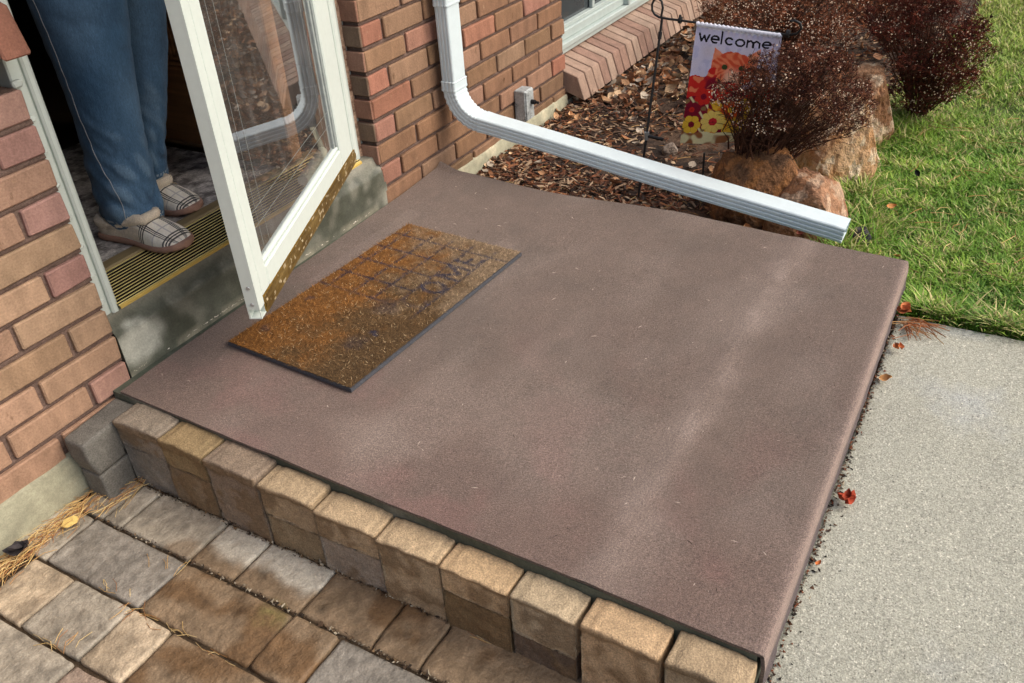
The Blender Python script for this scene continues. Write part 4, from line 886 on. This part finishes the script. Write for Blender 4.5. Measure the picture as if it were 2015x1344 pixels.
tag(mb.build('garden_flag', mat('flag_cloth', attr=True, rough=.85, spec=.15, nz=((400, .08),)), org=tuple(TL)), 'garden flag reading welcome with an orange cat and autumn flowers', 'flag')

# ================================================================= ROCKS
def rock(name, ctr, rad, sd, cols, lab, rot=0.0, sub=5, flat=.0):
    import bmesh
    bm = bmesh.new(); bmesh.ops.create_icosphere(bm, subdivisions=sub, radius=1); V = []; F = []; cs = []
    cr, sr = math.cos(rot), math.sin(rot)
    for v in bm.verts:
        p = v.co.copy(); q = p * 1.1 + Vector((sd, sd, sd)); k = 1 + .30 * noise.noise(q) 
        # facets
        c = noise.cell_vector(q * 1.4); k += .12 * (abs(noise.noise(q * 2.7)) - .2) + .05 * noise.noise(q * 7) + .02 * noise.noise(q * 19)
        pp = Vector((p.x, p.y, p.z)) * k
        for fn, fd in ((Vector((-.5, .3, .8)), .72), (Vector((-.9, -.3, .2)), .78), (Vector((.2, -.8, .55)), .74), (Vector((-.3, .8, .2)), .8), (Vector((0, 0, 1)), .8)):
            fn = fn.normalized(); ex = pp.dot(fn) - fd
            if ex > 0: pp -= fn * ex * .85
        x, y, z = pp.x * rad[0], pp.y * rad[1], pp.z * rad[2]; n2 = .004 * noise.noise(Vector((x, y, z)) * 55) + .0025 * noise.noise(Vector((x, y, z)) * 140); x, y = x * cr - y * sr, x * sr + y * cr
        V.append((ctr[0] + x + n2, ctr[1] + y + n2, ctr[2] + z + n2))
    for f in bm.faces:
        F.append([v.index for v in f.verts]); c = np.mean([V[i] for i in F[-1]], axis=0); a = fbm(c, 8, sd); b = fbm(c, 22, sd + 4); t = lerp(cols[0], cols[1], .5 + 1.3 * a); t = lerp(t, cols[2], smst(.02, .3, b)); t = lerp(t, cols[3], .85 * smst(.0, .45, fbm(c, 14, sd + 9))); t = tuple(v * (1 + .25 * fbm(c, 60, sd)) for v in t); cs.append(t)
    bm.free(); mb = MB(); mb.add(V, F, cs, False)
    return tag(mb.build(name, mat('rock_face', attr=True, rough=.75, spec=.3, nz=((40, .22), (160, .2)), bumps=((45, .9, .02), (160, .8, .006)))), lab, 'rock', 'rocks edging the planting bed')
RU = [lin(150, 96, 52), lin(98, 60, 34), lin(188, 128, 84), lin(206, 164, 130)]; TA = [lin(206, 172, 134), lin(184, 144, 104), lin(222, 200, 170), lin(186, 138, 92)]
rock('rock', (1.56, -.965, -.065), (.15, .165, .185), 3.1, [lin(146, 102, 66), lin(112, 76, 50), lin(158, 108, 64), lin(92, 68, 50)], 'rust brown rock with dark stains just behind the downspout', .2)
rock('rock', (1.50, -1.115, -.08), (.115, .125, .155), 8.7, [lin(166, 124, 94), lin(150, 106, 74), lin(186, 156, 130), lin(128, 90, 66)], 'pinkish tan rock at the downspout end next to the lawn', -.3)
rock('rock', (1.90, -1.10, -.05), (.15, .13, .26), 14.2, TA, 'tall pale tan rock standing at the lawn edge under the bush', .3)
rock('rock', (2.26, -1.125, -.05), (.14, .10, .21), 21.0, [lin(160, 120, 88), lin(130, 92, 62), lin(176, 134, 100), TA[2]], 'brown rock between the two rusty bushes', .1)
rock('rock', (2.02, -1.19, -.10), (.05, .045, .06), 25.0, TA, 'small tan rock in the grass behind the pale rock', .1, 4)
rock('pebble', (1.90, -.545, -.105), (.035, .03, .026), 31.0, [lin(146, 134, 122), lin(126, 112, 100), lin(160, 150, 140), lin(110, 98, 86)], 'smooth grey pebble on the soil beside the flag stand', .1, 3)
rock('rock', (1.46, -1.285, -.09), (.032, .03, .028), 37.0, [lin(60, 60, 62), lin(46, 46, 50), lin(80, 78, 76), lin(56, 50, 46)], 'small dark stone in the grass at the downspout mouth', .1, 3)

# ================================================================= BUSHES
FOL = mat('dry_flowerhead', attr=True, rough=.9, spec=.12); TWG = mat('dry_twig', lin(72, 44, 30), rough=.9, nz=((60, .3),)); BUD = mat('pale_bud', lin(222, 200, 176), rough=.6)
def bush(base, blobs, nf, ntw, lab, nb, sc=1.0, cols=((78, 46, 38), (102, 62, 48), (56, 34, 30), (128, 84, 62))):
    b = empty('dry_bush', base, lab, 'bush', 'rust brown dried bushes')
    cl = [lin(*q) for q in cols]; tw = MB(); fo = MB(); bu = MB(); tot = sum(q[3] * q[4] * q[5] for q in blobs); tips = []
    def rp(q):
        while True:
            d = Vector((random.uniform(-1, 1), random.uniform(-1, 1), random.uniform(-1, 1)))
            if .15 < d.length < .80 + .55 * noise.noise(d.normalized() * 2.2 + Vector(q[:3]) * 9) and random.random() < (d.length * 1.1) ** 1.2: return Vector((q[0] + d.x * q[3], q[1] + d.y * q[4], q[2] + d.z * q[5])), d.length
    nst = 0
    for q in blobs:
        n = int(ntw * q[3] * q[4] * q[5] / tot) + 3; B = Vector(base)
        for k in range(n):
            p, _ = rp(q); mid = B.lerp(p, .5) + Vector((random.gauss(0, .02), random.gauss(0, .02), .02 + random.random() * .03)); nst += 1; q1 = B + Vector((random.gauss(0, .02), random.gauss(0, .02), .0)) if nst % 5 == 0 else B.lerp(mid, random.uniform(.45, .95)) + Vector((random.gauss(0, .006), random.gauss(0, .006), 0))
            pts = [q1, q1.lerp(mid, .5) + Vector((random.gauss(0, .004), random.gauss(0, .004), .005)), mid, mid.lerp(p, .6) + Vector((random.gauss(0, .008), random.gauss(0, .008), random.gauss(0, .008))), p]; tube(tw, pts, [.0032, .0026, .0018, .0012, .0007], 4, cap=False); tips.append(p)
            for j in range(7):
                s = mid.lerp(p, random.random()); e = s + Vector((random.gauss(0, .028), random.gauss(0, .028), random.gauss(.012, .02))); tube(tw, [s, s.lerp(e, .5) + Vector((0, 0, .004)), e], [.0011, .0009, .0005], 3, cap=False); tips.append(e)
    for q in blobs:
        n = int(nf * .34 * q[3] * q[4] * q[5] / tot)
        for k in range(n):
            p, dl = rp(q)
            if noise.noise(p * 11) < -.12 and random.random() < .85: continue
            r = (.0022 + random.random() * .0034) * sc; a = Vector((random.gauss(0, 1), random.gauss(0, 1), random.gauss(0, 1))).normalized(); t = a.orthogonal().normalized(); c = vary(random.choice(cl), .25)
            e = p + a * r * random.uniform(1.5, 4.5); w_ = t * .0008 * sc; fo.add([tuple(p - w_), tuple(p + w_), tuple(e + w_), tuple(e - w_)], [(0, 1, 2, 3)], c)
        n = int(nf * .085 * q[3] * q[4] * q[5] / tot)   # little flat flower heads on thin stalks
        for k in range(n):
            p, dl = rp(q)
            if dl < .5 or (noise.noise(p * 11) < -.05 and random.random() < .8): continue
            out = (p - Vector(q[:3])).normalized() * .6 + Vector((0, 0, .55)); out.normalize(); st_ = p - out * random.uniform(.015, .03) * sc; tube(tw, [st_, p], [.0008, .0006], 3, cap=False); c = vary(random.choice(cl), .2)
            for _ in range(7):
                d = (out + Vector((random.gauss(0, .75), random.gauss(0, .75), random.gauss(0, .5)))).normalized(); e = p + d * random.uniform(.005, .011) * sc; t = d.orthogonal().normalized() * .0006 * sc; fo.add([tuple(p - t), tuple(p + t), tuple(e + t), tuple(e - t)], [(0, 1, 2, 3)], c)
                u = Vector((random.gauss(0, 1), random.gauss(0, 1), random.gauss(0, 1))).normalized(); v = u.orthogonal().normalized(); w2 = u.cross(v); rr = random.uniform(.0012, .0024) * sc
                fo.add([tuple(e + v * rr), tuple(e - v * .5 * rr + w2 * rr), tuple(e - v * .5 * rr - w2 * rr), tuple(e + u * rr)], [(0, 1, 2), (0, 1, 3), (1, 2, 3), (2, 0, 3)], vary(c, .25))
    for k in range(nb):
        q = random.choice(blobs); p, dl = rp(q)
        if dl < .6: continue
        p.z += .0; r = random.uniform(.0015, .0029) * sc; bu.add([tuple(p + Vector(v) * r) for v in ((1, 0, 0), (-1, 0, 0), (0, 1, 0), (0, -1, 0), (0, 0, 1), (0, 0, -1))], [(0, 2, 4), (2, 1, 4), (1, 3, 4), (3, 0, 4), (2, 0, 5), (1, 2, 5), (3, 1, 5), (0, 3, 5)])
    tw.build('stem', TWG, b); fo.build('foliage', FOL, b); tag(bu.build('bud', BUD, b), kind='stuff'); return b
bush((1.60, -.89, -.10), [(1.48, -.92, .290, .09, .10, .045), (1.50, -1.01, .325, .10, .11, .075), (1.57, -1.12, .300, .12, .10, .085), (1.53, -.84, .245, .06, .05, .03), (1.60, -1.04, .345, .08, .10, .045), (1.50, -.985, .20, .05, .06, .05), (1.68, -1.17, .19, .12, .07, .08), (1.47, -.96, .215, .05, .09, .045), (1.66, -1.06, .12, .07, .08, .06)], 19000, 130, 'rust brown dried bush in front of the welcome flag', 1150)
bush((2.50, -1.27, -.13), [(2.40, -1.27, .20, .17, .19, .16), (2.35, -1.38, .20, .13, .10, .13), (2.42, -1.15, .26, .13, .11, .11), (2.45, -1.26, .04, .14, .14, .10), (2.48, -1.24, .36, .16, .2, .09), (2.40, -1.36, .10, .12, .12, .10)], 30000, 130, 'round dark red brown bush at the lawn edge', 1300, 1.15, ((78, 38, 32), (98, 48, 38), (54, 28, 26), (120, 66, 50)))
bush((3.02, -.62, -.13), [(2.92, -.55, .16, .17, .20, .15), (2.90, -.80, .17, .16, .20, .15), (2.60, -.62, .20, .12, .16, .10), (3.05, -.35, .12, .15, .13, .12), (2.55, -.90, .13, .13, .13, .11)], 21000, 150, 'wide dried bush behind the flag under the window', 1900, 1.3, ((104, 60, 44), (128, 74, 52), (74, 46, 36), (150, 98, 70)))
bush((3.35, -1.05, -.13), [(3.3, -1.0, .12, .17, .16, .15), (3.25, -.85, .14, .15, .16, .14)], 9000, 60, 'far dried bush between the wide bush and the lawn', 300, 1.4, ((104, 60, 44), (128, 74, 52), (74, 46, 36), (150, 98, 70)))

# ================================================================= GRASS
def grass(name, pts, hmin, hmax, lab, cat, sparse_dead=.10, wd=.0014):
    n = len(pts); x, y, z0 = pts[:, 0], pts[:, 1], pts[:, 2]; pn = np.array([noise.noise(Vector((a * 3.2, b * 3.2, 0))) for a, b in zip(x, y)]); pn2 = np.array([noise.noise(Vector((a * 14, b * 14, 5))) for a, b in zip(x, y)])
    h = rng.uniform(hmin, hmax, n) * (1 + .3 * pn + .25 * pn2); az = rng.uniform(0, 2 * np.pi, n) + .6 * pn2; lean = rng.uniform(.2, 1.25, n) * h; w_ = rng.uniform(.7, 1.5, n) * wd
    dx, dy = np.cos(az), np.sin(az); sx, sy = -dy * w_, dx * w_
    def lv(f, k): return np.stack([x + dx * lean * f ** 1.7 + sx * k, y + dy * lean * f ** 1.7 + sy * k, z0 - .004 + h * f * (1 - .25 * f)], 1)
    V = np.stack([lv(0, 1), lv(0, -1), lv(.45, 1), lv(.45, -1), lv(.8, .7), lv(.8, -.7), lv(1.05, 0)], 1).reshape(-1, 3); base = np.arange(n)[:, None] * 7
    q = np.concatenate([base + np.array([0, 1, 3, 2]), base + np.array([2, 3, 5, 4])]); tr_ = base + np.array([4, 5, 6])
    me = bpy.data.meshes.new(name); nf_ = len(q) + len(tr_); me.vertices.add(len(V)); org = np.array([x.mean(), y.mean(), z0.min()]); me.vertices.foreach_set('co', (V - org).ravel()); me.loops.add(len(q) * 4 + len(tr_) * 3); me.polygons.add(nf_)
    me.loops.foreach_set('vertex_index', np.concatenate([q.ravel(), tr_.ravel()]).astype(np.int32)); ls = np.concatenate([np.arange(len(q)) * 4, len(q) * 4 + np.arange(len(tr_)) * 3]).astype(np.int32); me.polygons.foreach_set('loop_start', ls); me.update(calc_edges=True)
    G1, G2, G3, Y, S_ = [np.array(lin(*q)) for q in ((80, 124, 38), (112, 154, 48), (152, 182, 68), (190, 198, 94), (212, 200, 138))]
    t = np.clip(.5 + 1.1 * pn + rng.normal(0, .28, n), 0, 1)[:, None]; c = G1 * (1 - t) + G2 * t; t2 = np.clip(pn2 * 1.2 + rng.normal(.15, .3, n), 0, 1)[:, None]; c = c * (1 - t2) + G3 * t2
    far = np.clip((x - 2.1) / 2.0, 0, 1)[:, None] * rng.uniform(.2, 1, (n, 1)); c = c * (1 - far * .7) + Y * far * .7; dead = (rng.random(n) < sparse_dead * (1 + 1.8 * (pn2 > .15) + .8 * (x > 2.4)))[:, None]; c = np.where(dead, S_ * rng.uniform(.6, 1.05, (n, 1)), c); c *= rng.uniform(.7, 1.25, (n, 1))
    col = np.concatenate([np.repeat(c[None], 2, 0).reshape(-1, 3), c]); a = me.attributes.new('Col', 'FLOAT_COLOR', 'FACE'); a.data.foreach_set('color', np.concatenate([col, np.ones((len(col), 1))], 1).astype(np.float32).ravel()); me.materials.append(GRM)
    o = bpy.data.objects.new(name, me); COL.objects.link(o); o.location = org; return tag(o, lab, cat, kind='stuff')
GRM = mat('grass_blade', attr=True, rough=.55, spec=.3); bs = GRM.node_tree.nodes['Principled BSDF']; bs.inputs['Subsurface Weight'].default_value = 0
def scatter(n, x0, x1, y0, y1, ok):
    out = []
    while len(out) < n:
        a, b = random.uniform(x0, x1), random.uniform(y0, y1)
        if ok(a, b): out.append((a, b, lawn_z(a, b)))
    return np.array(out)
def lawn_ok(a, b): return b < edge_y(a) + .03 * noise.noise(Vector((a * 12, 3, 0))) and not (a < 1.22 and b > -1.44) and a > 1.105 + .012 * noise.noise(Vector((b * 25, 0, 0)))
p1 = scatter(62000, 1.09, 2.6, -2.0, -1.08, lawn_ok); p2 = scatter(46000, 2.6, 5.2, -2.2, -1.1, lawn_ok); p3 = scatter(16000, 1.1, 6.5, -4, -2.0, lawn_ok)
grass('lawn_grass', np.concatenate([p1, p2, p3]), .022, .046, 'green lawn grass with straw coloured blades beside the sidewalk', 'grass')
fr_ = []   # longer blades along the bed, rocks and pavement edge
for _ in range(5200):
    a = random.uniform(1.12, 3.2); fr_.append((a, edge_y(a) + random.gauss(-.01, .03), lawn_z(a, -1.2)))
for _ in range(1500): fr_.append((1.12 + abs(random.gauss(0, .02)), random.uniform(-2, -1.47), -.112))
for _ in range(700): fr_.append((random.gauss(1.78, .06), random.gauss(-.98, .035), -.12))
for _ in range(300): fr_.append((random.gauss(1.25, .02), random.uniform(-1.25, -.9), -.12))
for _ in range(260): fr_.append((random.gauss(2.35, .08), random.gauss(-1.25, .05), -.12))
fr_ = np.array([q for q in fr_ if not (q[0] < 1.225 and q[1] > -1.44)])
grass('long_grass', fr_, .045, .085, 'longer grass tufts along the rocks and the bed edge', 'grass', .16)

# ================================================================= LITTER
LEAF = mat('dead_leaf', attr=True, rough=.75, spec=.25, nz=((120, .2), (30, .15)))
LC = [lin(156, 108, 74), lin(140, 96, 66), lin(190, 150, 112), lin(128, 92, 68), lin(172, 132, 98), lin(200, 172, 138), lin(120, 96, 78), lin(168, 156, 140), lin(150, 138, 124)]
def leaf(mb, x, y, z, r, c, curl=.5, tilt=.35, yaw=None):
    yaw = random.uniform(0, 6.28) if yaw is None else yaw; M_ = Matrix.Rotation(yaw, 3, 'Z') @ Matrix.Rotation(random.gauss(0, tilt), 3, 'X') @ Matrix.Rotation(random.gauss(0, tilt), 3, 'Y')
    prof = [(-1, .04), (-.7, .42), (-.35, .62), (.05, .66), (.4, .5), (.75, .25), (1, .02)]; P = []
    for t, w_ in prof: P.append([tuple(M_ @ Vector((t * r, s * w_ * r * random.uniform(.9, 1.1), curl * r * (abs(s) * .45 + .25 * t * t) + random.gauss(0, .04) * r)) + Vector((x, y, z))) for s in (-1, -.5, 0, .5, 1)])
    grid_mesh(mb, np.array(P), c, True)
lf = MB()
def bed_ok(x, y): return y < -.012 and y > edge_y(x) + .02 and x > 1.26
for _ in range(1500):
    k = random.random()
    if k < .55: x = random.uniform(2.2, 4.2); y = -abs(random.gauss(.0, .14)) - .09
    elif k < .85 and random.random() < .5: continue
    elif k < .7: x = random.uniform(1.3, 2.2); y = -abs(random.gauss(0, .12)) - .01
    else: x = random.uniform(1.27, 4.5); y = random.uniform(-1.15, -.02)
    if not bed_ok(x, y): continue
    leaf(lf, x, y, bed_z(x, y) + .008 + random.random() * .014, random.uniform(.008, .026) * (1.15 if x > 2.2 else .8), vary(random.choice(LC), .25), random.uniform(-.2, 1.2), .5)
tag(lf.build('leaf_litter', LEAF), 'dead brown and orange leaves scattered over the planting bed', 'leaves', kind='stuff')
ch = MB(); MC = [lin(112, 70, 48), lin(80, 54, 42), lin(140, 94, 64), lin(56, 42, 36), lin(140, 116, 94), lin(96, 60, 42), lin(48, 38, 34), lin(168, 144, 118), lin(64, 50, 42)]
for _ in range(7600):
    k = random.random()
    if k < .34: x = random.uniform(1.27, 1.62); y = -random.random() ** 1.4 * .75
    elif k < .5: x = random.uniform(1.5, 2.3); y = -abs(random.gauss(0, .2))
    else: x = random.uniform(1.27, 4.8); y = random.uniform(-1.2, -.01)
    if not bed_ok(x, y): continue
    l_, w_, h_ = random.uniform(.005, .024) * (1.3 if random.random() < .12 else 1), random.uniform(.002, .006), random.uniform(.001, .003); M_ = Matrix.Rotation(random.uniform(0, 6.28), 3, 'Z') @ Matrix.Rotation(random.gauss(0, .22), 3, 'Y') @ Matrix.Rotation(random.gauss(0, .4), 3, 'X'); z = bed_z(x, y) + .006 + random.random() * .010
    t_ = random.uniform(.3, .9); vs = [(-l_, -w_, 0), (l_, -w_ * t_, 0), (l_ * random.uniform(.7, 1.1), w_ * t_, 0), (-l_ * random.uniform(.7, 1), w_, 0)]; vs = vs + [(a, b, h_) for a, b, _ in vs]
    ch.add([tuple(M_ @ Vector(v) + Vector((x, y, z))) for v in vs], BOXF, vary(random.choice(MC), .3))
tag(ch.build('wood_mulch', mat('mulch_chip', attr=True, rough=.85, spec=.25, nz=((200, .25),)), org=(2, -.5, -.13)), 'shredded brown bark mulch between the porch and the window', 'mulch', kind='stuff')
nd = MB()
def needle(mb, x, y, z, l_, yaw, c, w_=.0007, lift=0.0):
    p0 = Vector((x, y, z)); d = Vector((math.cos(yaw), math.sin(yaw), lift)); b = Vector((-d.y, d.x, 0)) * random.gauss(0, .12) * l_; tube(mb, [p0, p0 + d * l_ * .5 + b + Vector((0, 0, .002)), p0 + d * l_], w_, 3, c, False, False)
NC = [lin(204, 172, 112), lin(188, 150, 92), lin(170, 124, 76), lin(214, 188, 134), lin(150, 104, 66)]
for _ in range(900):
    t = random.random(); x = -.13 - t * .55; y = -.018 - abs(random.gauss(0, .022 + .012 * t)) - .004; 
    if x > -.2 and random.random() < .5: x = random.uniform(-.2, -.09); y = random.uniform(-.12, -.075)
    needle(nd, x, y, -.185 + random.random() * .014 + (.006 if y < -.06 else 0), random.uniform(.015, .055), math.pi + random.gauss(0, .45), vary(random.choice(NC), .15), random.uniform(.0004, .0008), random.gauss(0, .06))
for (x, y, yaw) in [(-.28, -.36, .5), (-.36, -.3, 1.2), (-.37, -.372, 2.9), (-.375, -.5, 1.5), (-.372, -.43, 1.6), (-.5, -.3, 1.5), (-.38, -.6, 1.4), (-.13, -1.0, 1.7), (-.5, -.33, .2)]:
    for _ in range(5): needle(nd, x + random.gauss(0, .006), y + random.gauss(0, .02), -.178, random.uniform(.02, .05), yaw + random.gauss(0, .3), vary(random.choice(NC), .15), .0006)
for _ in range(700):   # straw in the planting bed
    x, y = random.uniform(1.28, 3.2), random.uniform(-1.15, -.02)
    if bed_ok(x, y): needle(nd, x, y, bed_z(x, y) + .014, random.uniform(.02, .07), random.uniform(0, 6.28), vary(random.choice(NC + [lin(120, 76, 48)] * 3), .2), .0009)
for _ in range(46):    # a spray of long needles at the sidewalk corner
    needle(nd, 1.06 + random.gauss(0, .014), -1.476 + random.gauss(0, .012), -.096 + random.random() * .01, random.uniform(.04, .09), math.pi * 1.35 + random.gauss(0, .75), vary(random.choice([lin(186, 128, 84), lin(200, 156, 104), lin(160, 100, 62)]), .1), .0009)
for _ in range(60): needle(nd, random.uniform(1.3, 2.8), random.uniform(-1.7, -1.3), -.075, random.uniform(.04, .08), random.uniform(0, 6.28), vary(random.choice(NC), .1), .0009)
tag(nd.build('pine_needles', mat('straw', attr=True, rough=.7), org=(0, -.5, -.18)), 'straw coloured pine needles and grass bits', 'needles', kind='stuff')
# crumbs in the gap between carpet and sidewalk, and lint on the carpet
db = MB()
for _ in range(800):
    x = random.uniform(-.05, 1.1); y = -1.4575 + .0115 * x - abs(random.gauss(0, .0045)) * random.choice([.4, 1, 2.2]); r = random.uniform(.001, .0032); z = -.100 + random.random() * .003
    db.add([(x + random.gauss(0, r), y + random.gauss(0, r), z + random.gauss(0, r * .7)) for _ in range(4)], [(0, 1, 2), (0, 1, 3), (0, 2, 3), (1, 2, 3)], vary(random.choice([lin(60, 46, 38), lin(90, 62, 44), lin(40, 34, 30), lin(150, 140, 120), lin(120, 70, 46)]), .3))
for _ in range(1300):
    x = random.uniform(-.135, -.118) if random.random() < .6 else -.2415 + random.gauss(0, .002); y = random.uniform(-1.3, -.1); r = random.uniform(.001, .003); z = -.1795 + random.random() * .003
    db.add([(x + random.gauss(0, r), y + random.gauss(0, r), z + random.gauss(0, r * .7)) for _ in range(4)], [(0, 1, 2), (0, 1, 3), (0, 2, 3), (1, 2, 3)], vary(random.choice([lin(76, 60, 46), lin(110, 90, 66), lin(50, 42, 34), lin(170, 160, 140)]), .3))
tag(db.build('dirt_crumbs', mat('crumb', attr=True, rough=.9), org=(.5, -1.47, -.11)), 'dark crumbs of soil gathered along the carpet and block edges', 'dirt', kind='stuff')
li = MB()
for _ in range(150):
    x = random.choice([random.gauss(.27, .05), random.gauss(.47, .03), random.uniform(.0, .95)]); y = -.003 - abs(random.gauss(0, .002)) - .02 * (1 - min(1, abs(x) * 1)) * 0; r_ = random.uniform(.001, .003)
    li.add([(x + random.gauss(0, r_ * 1.6), y + random.gauss(0, r_ * .5), .0065 + random.random() * .003) for _ in range(3)], [(0, 1, 2)], vary(lin(222, 214, 198), .1))
for _ in range(260):
    x, y = random.uniform(-.02, 1.15), random.uniform(-1.4, -.03); r = random.uniform(.0007, .0018); a = random.uniform(0, 6.28); l_ = r * random.choice([1, 1, 1, 3, 5]); z = .0062 + .006 * math.exp(-((y + 1.172) / .018) ** 2)
    li.add([(x - math.cos(a) * l_, y - math.sin(a) * l_, z), (x + math.sin(a) * r * .6, y - math.cos(a) * r * .6, z + .001), (x + math.cos(a) * l_, y + math.sin(a) * l_, z), (x - math.sin(a) * r * .6, y + math.cos(a) * r * .6, z + .0012)], [(0, 1, 2, 3)], vary(random.choice([lin(206, 190, 176), lin(206, 190, 176), lin(60, 50, 44)]), .1))
tag(li.build('lint', mat('lint_speck', attr=True, rough=.9), org=(.5, -.7, .005)), 'tiny pale lint specks on the carpet', 'lint', kind='stuff')
# single leaves one can point at
def one_leaf(x, y, z, r, c, lab, curl=.8, tilt=.3, n=1):
    mb = MB()
    for k in range(n): leaf(mb, x + (random.gauss(0, r * .2) if k else 0), y + (random.gauss(0, r * .2) if k else 0), z + k * r * .25, r * (1 if k == 0 else .8), vary(c, .12), curl, tilt)
    tag(mb.build('leaf', LEAF), lab, 'leaf', 'single fallen leaves')
mb = MB(); P = [(-.284 + .0175 * math.cos(a) * (1 + .12 * math.cos(3 * a)), -.071 + .015 * math.sin(a) * (1 + .1 * math.sin(5 * a)), -.166 + .002 * math.sin(2 * a)) for a in np.linspace(0, 2 * math.pi, 18, endpoint=False)]; mb.add(P + [(-.284, -.071, -.165)], [[i, (i + 1) % 18, 18] for i in range(18)], lin(222, 192, 116), True); tag(mb.build('leaf', LEAF), 'round pale yellow leaf on the straw beside the foundation', 'leaf', 'single fallen leaves')
one_leaf(-.385, -.045, -.165, .024, lin(66, 62, 64), 'curled dark grey leaf on the straw near the left edge', 1.0, .3, 2)
one_leaf(.385, -1.482, -.088, .016, lin(170, 72, 48), 'crumpled red orange leaf on the sidewalk beside the carpet', 1.6, .6, 3)
one_leaf(1.075, -1.462, -.075, .020, lin(196, 122, 78), 'orange leaf caught between the carpet corner and the grass', 1.2, .5, 2)
one_leaf(.80, -1.474, -.088, .014, lin(212, 160, 104), 'pale tan leaf against the carpet edge above the red leaf', 1.0, .5)
one_leaf(.93, -1.474, -.088, .013, lin(190, 112, 66), 'small orange brown leaf at the carpet edge below the corner leaves', 1.2, .5, 2)
one_leaf(.21, -1.470, -.092, .007, lin(186, 106, 56), 'tiny orange leaf bit wedged low along the carpet edge', 1.0, .5)
one_leaf(1.33, -1.40, -.065, .013, lin(190, 130, 84), 'tan leaf in the grass just beyond the far carpet corner', .8, .4)
one_leaf(1.64, -1.33, -.07, .014, lin(206, 144, 84), 'orange leaf in the grass right of the downspout mouth', .8, .4)
one_leaf(1.90, -1.36, -.065, .012, lin(24, 24, 26), 'black leaf scrap standing in the lawn grass', .8, .9)
one_leaf(1.222, -1.165, .004, .013, lin(96, 44, 30), 'dark red leaf stuck under the downspout at the carpet edge', .8, .3)
for o in SC.objects:
    if '_org' in o: del o['_org']
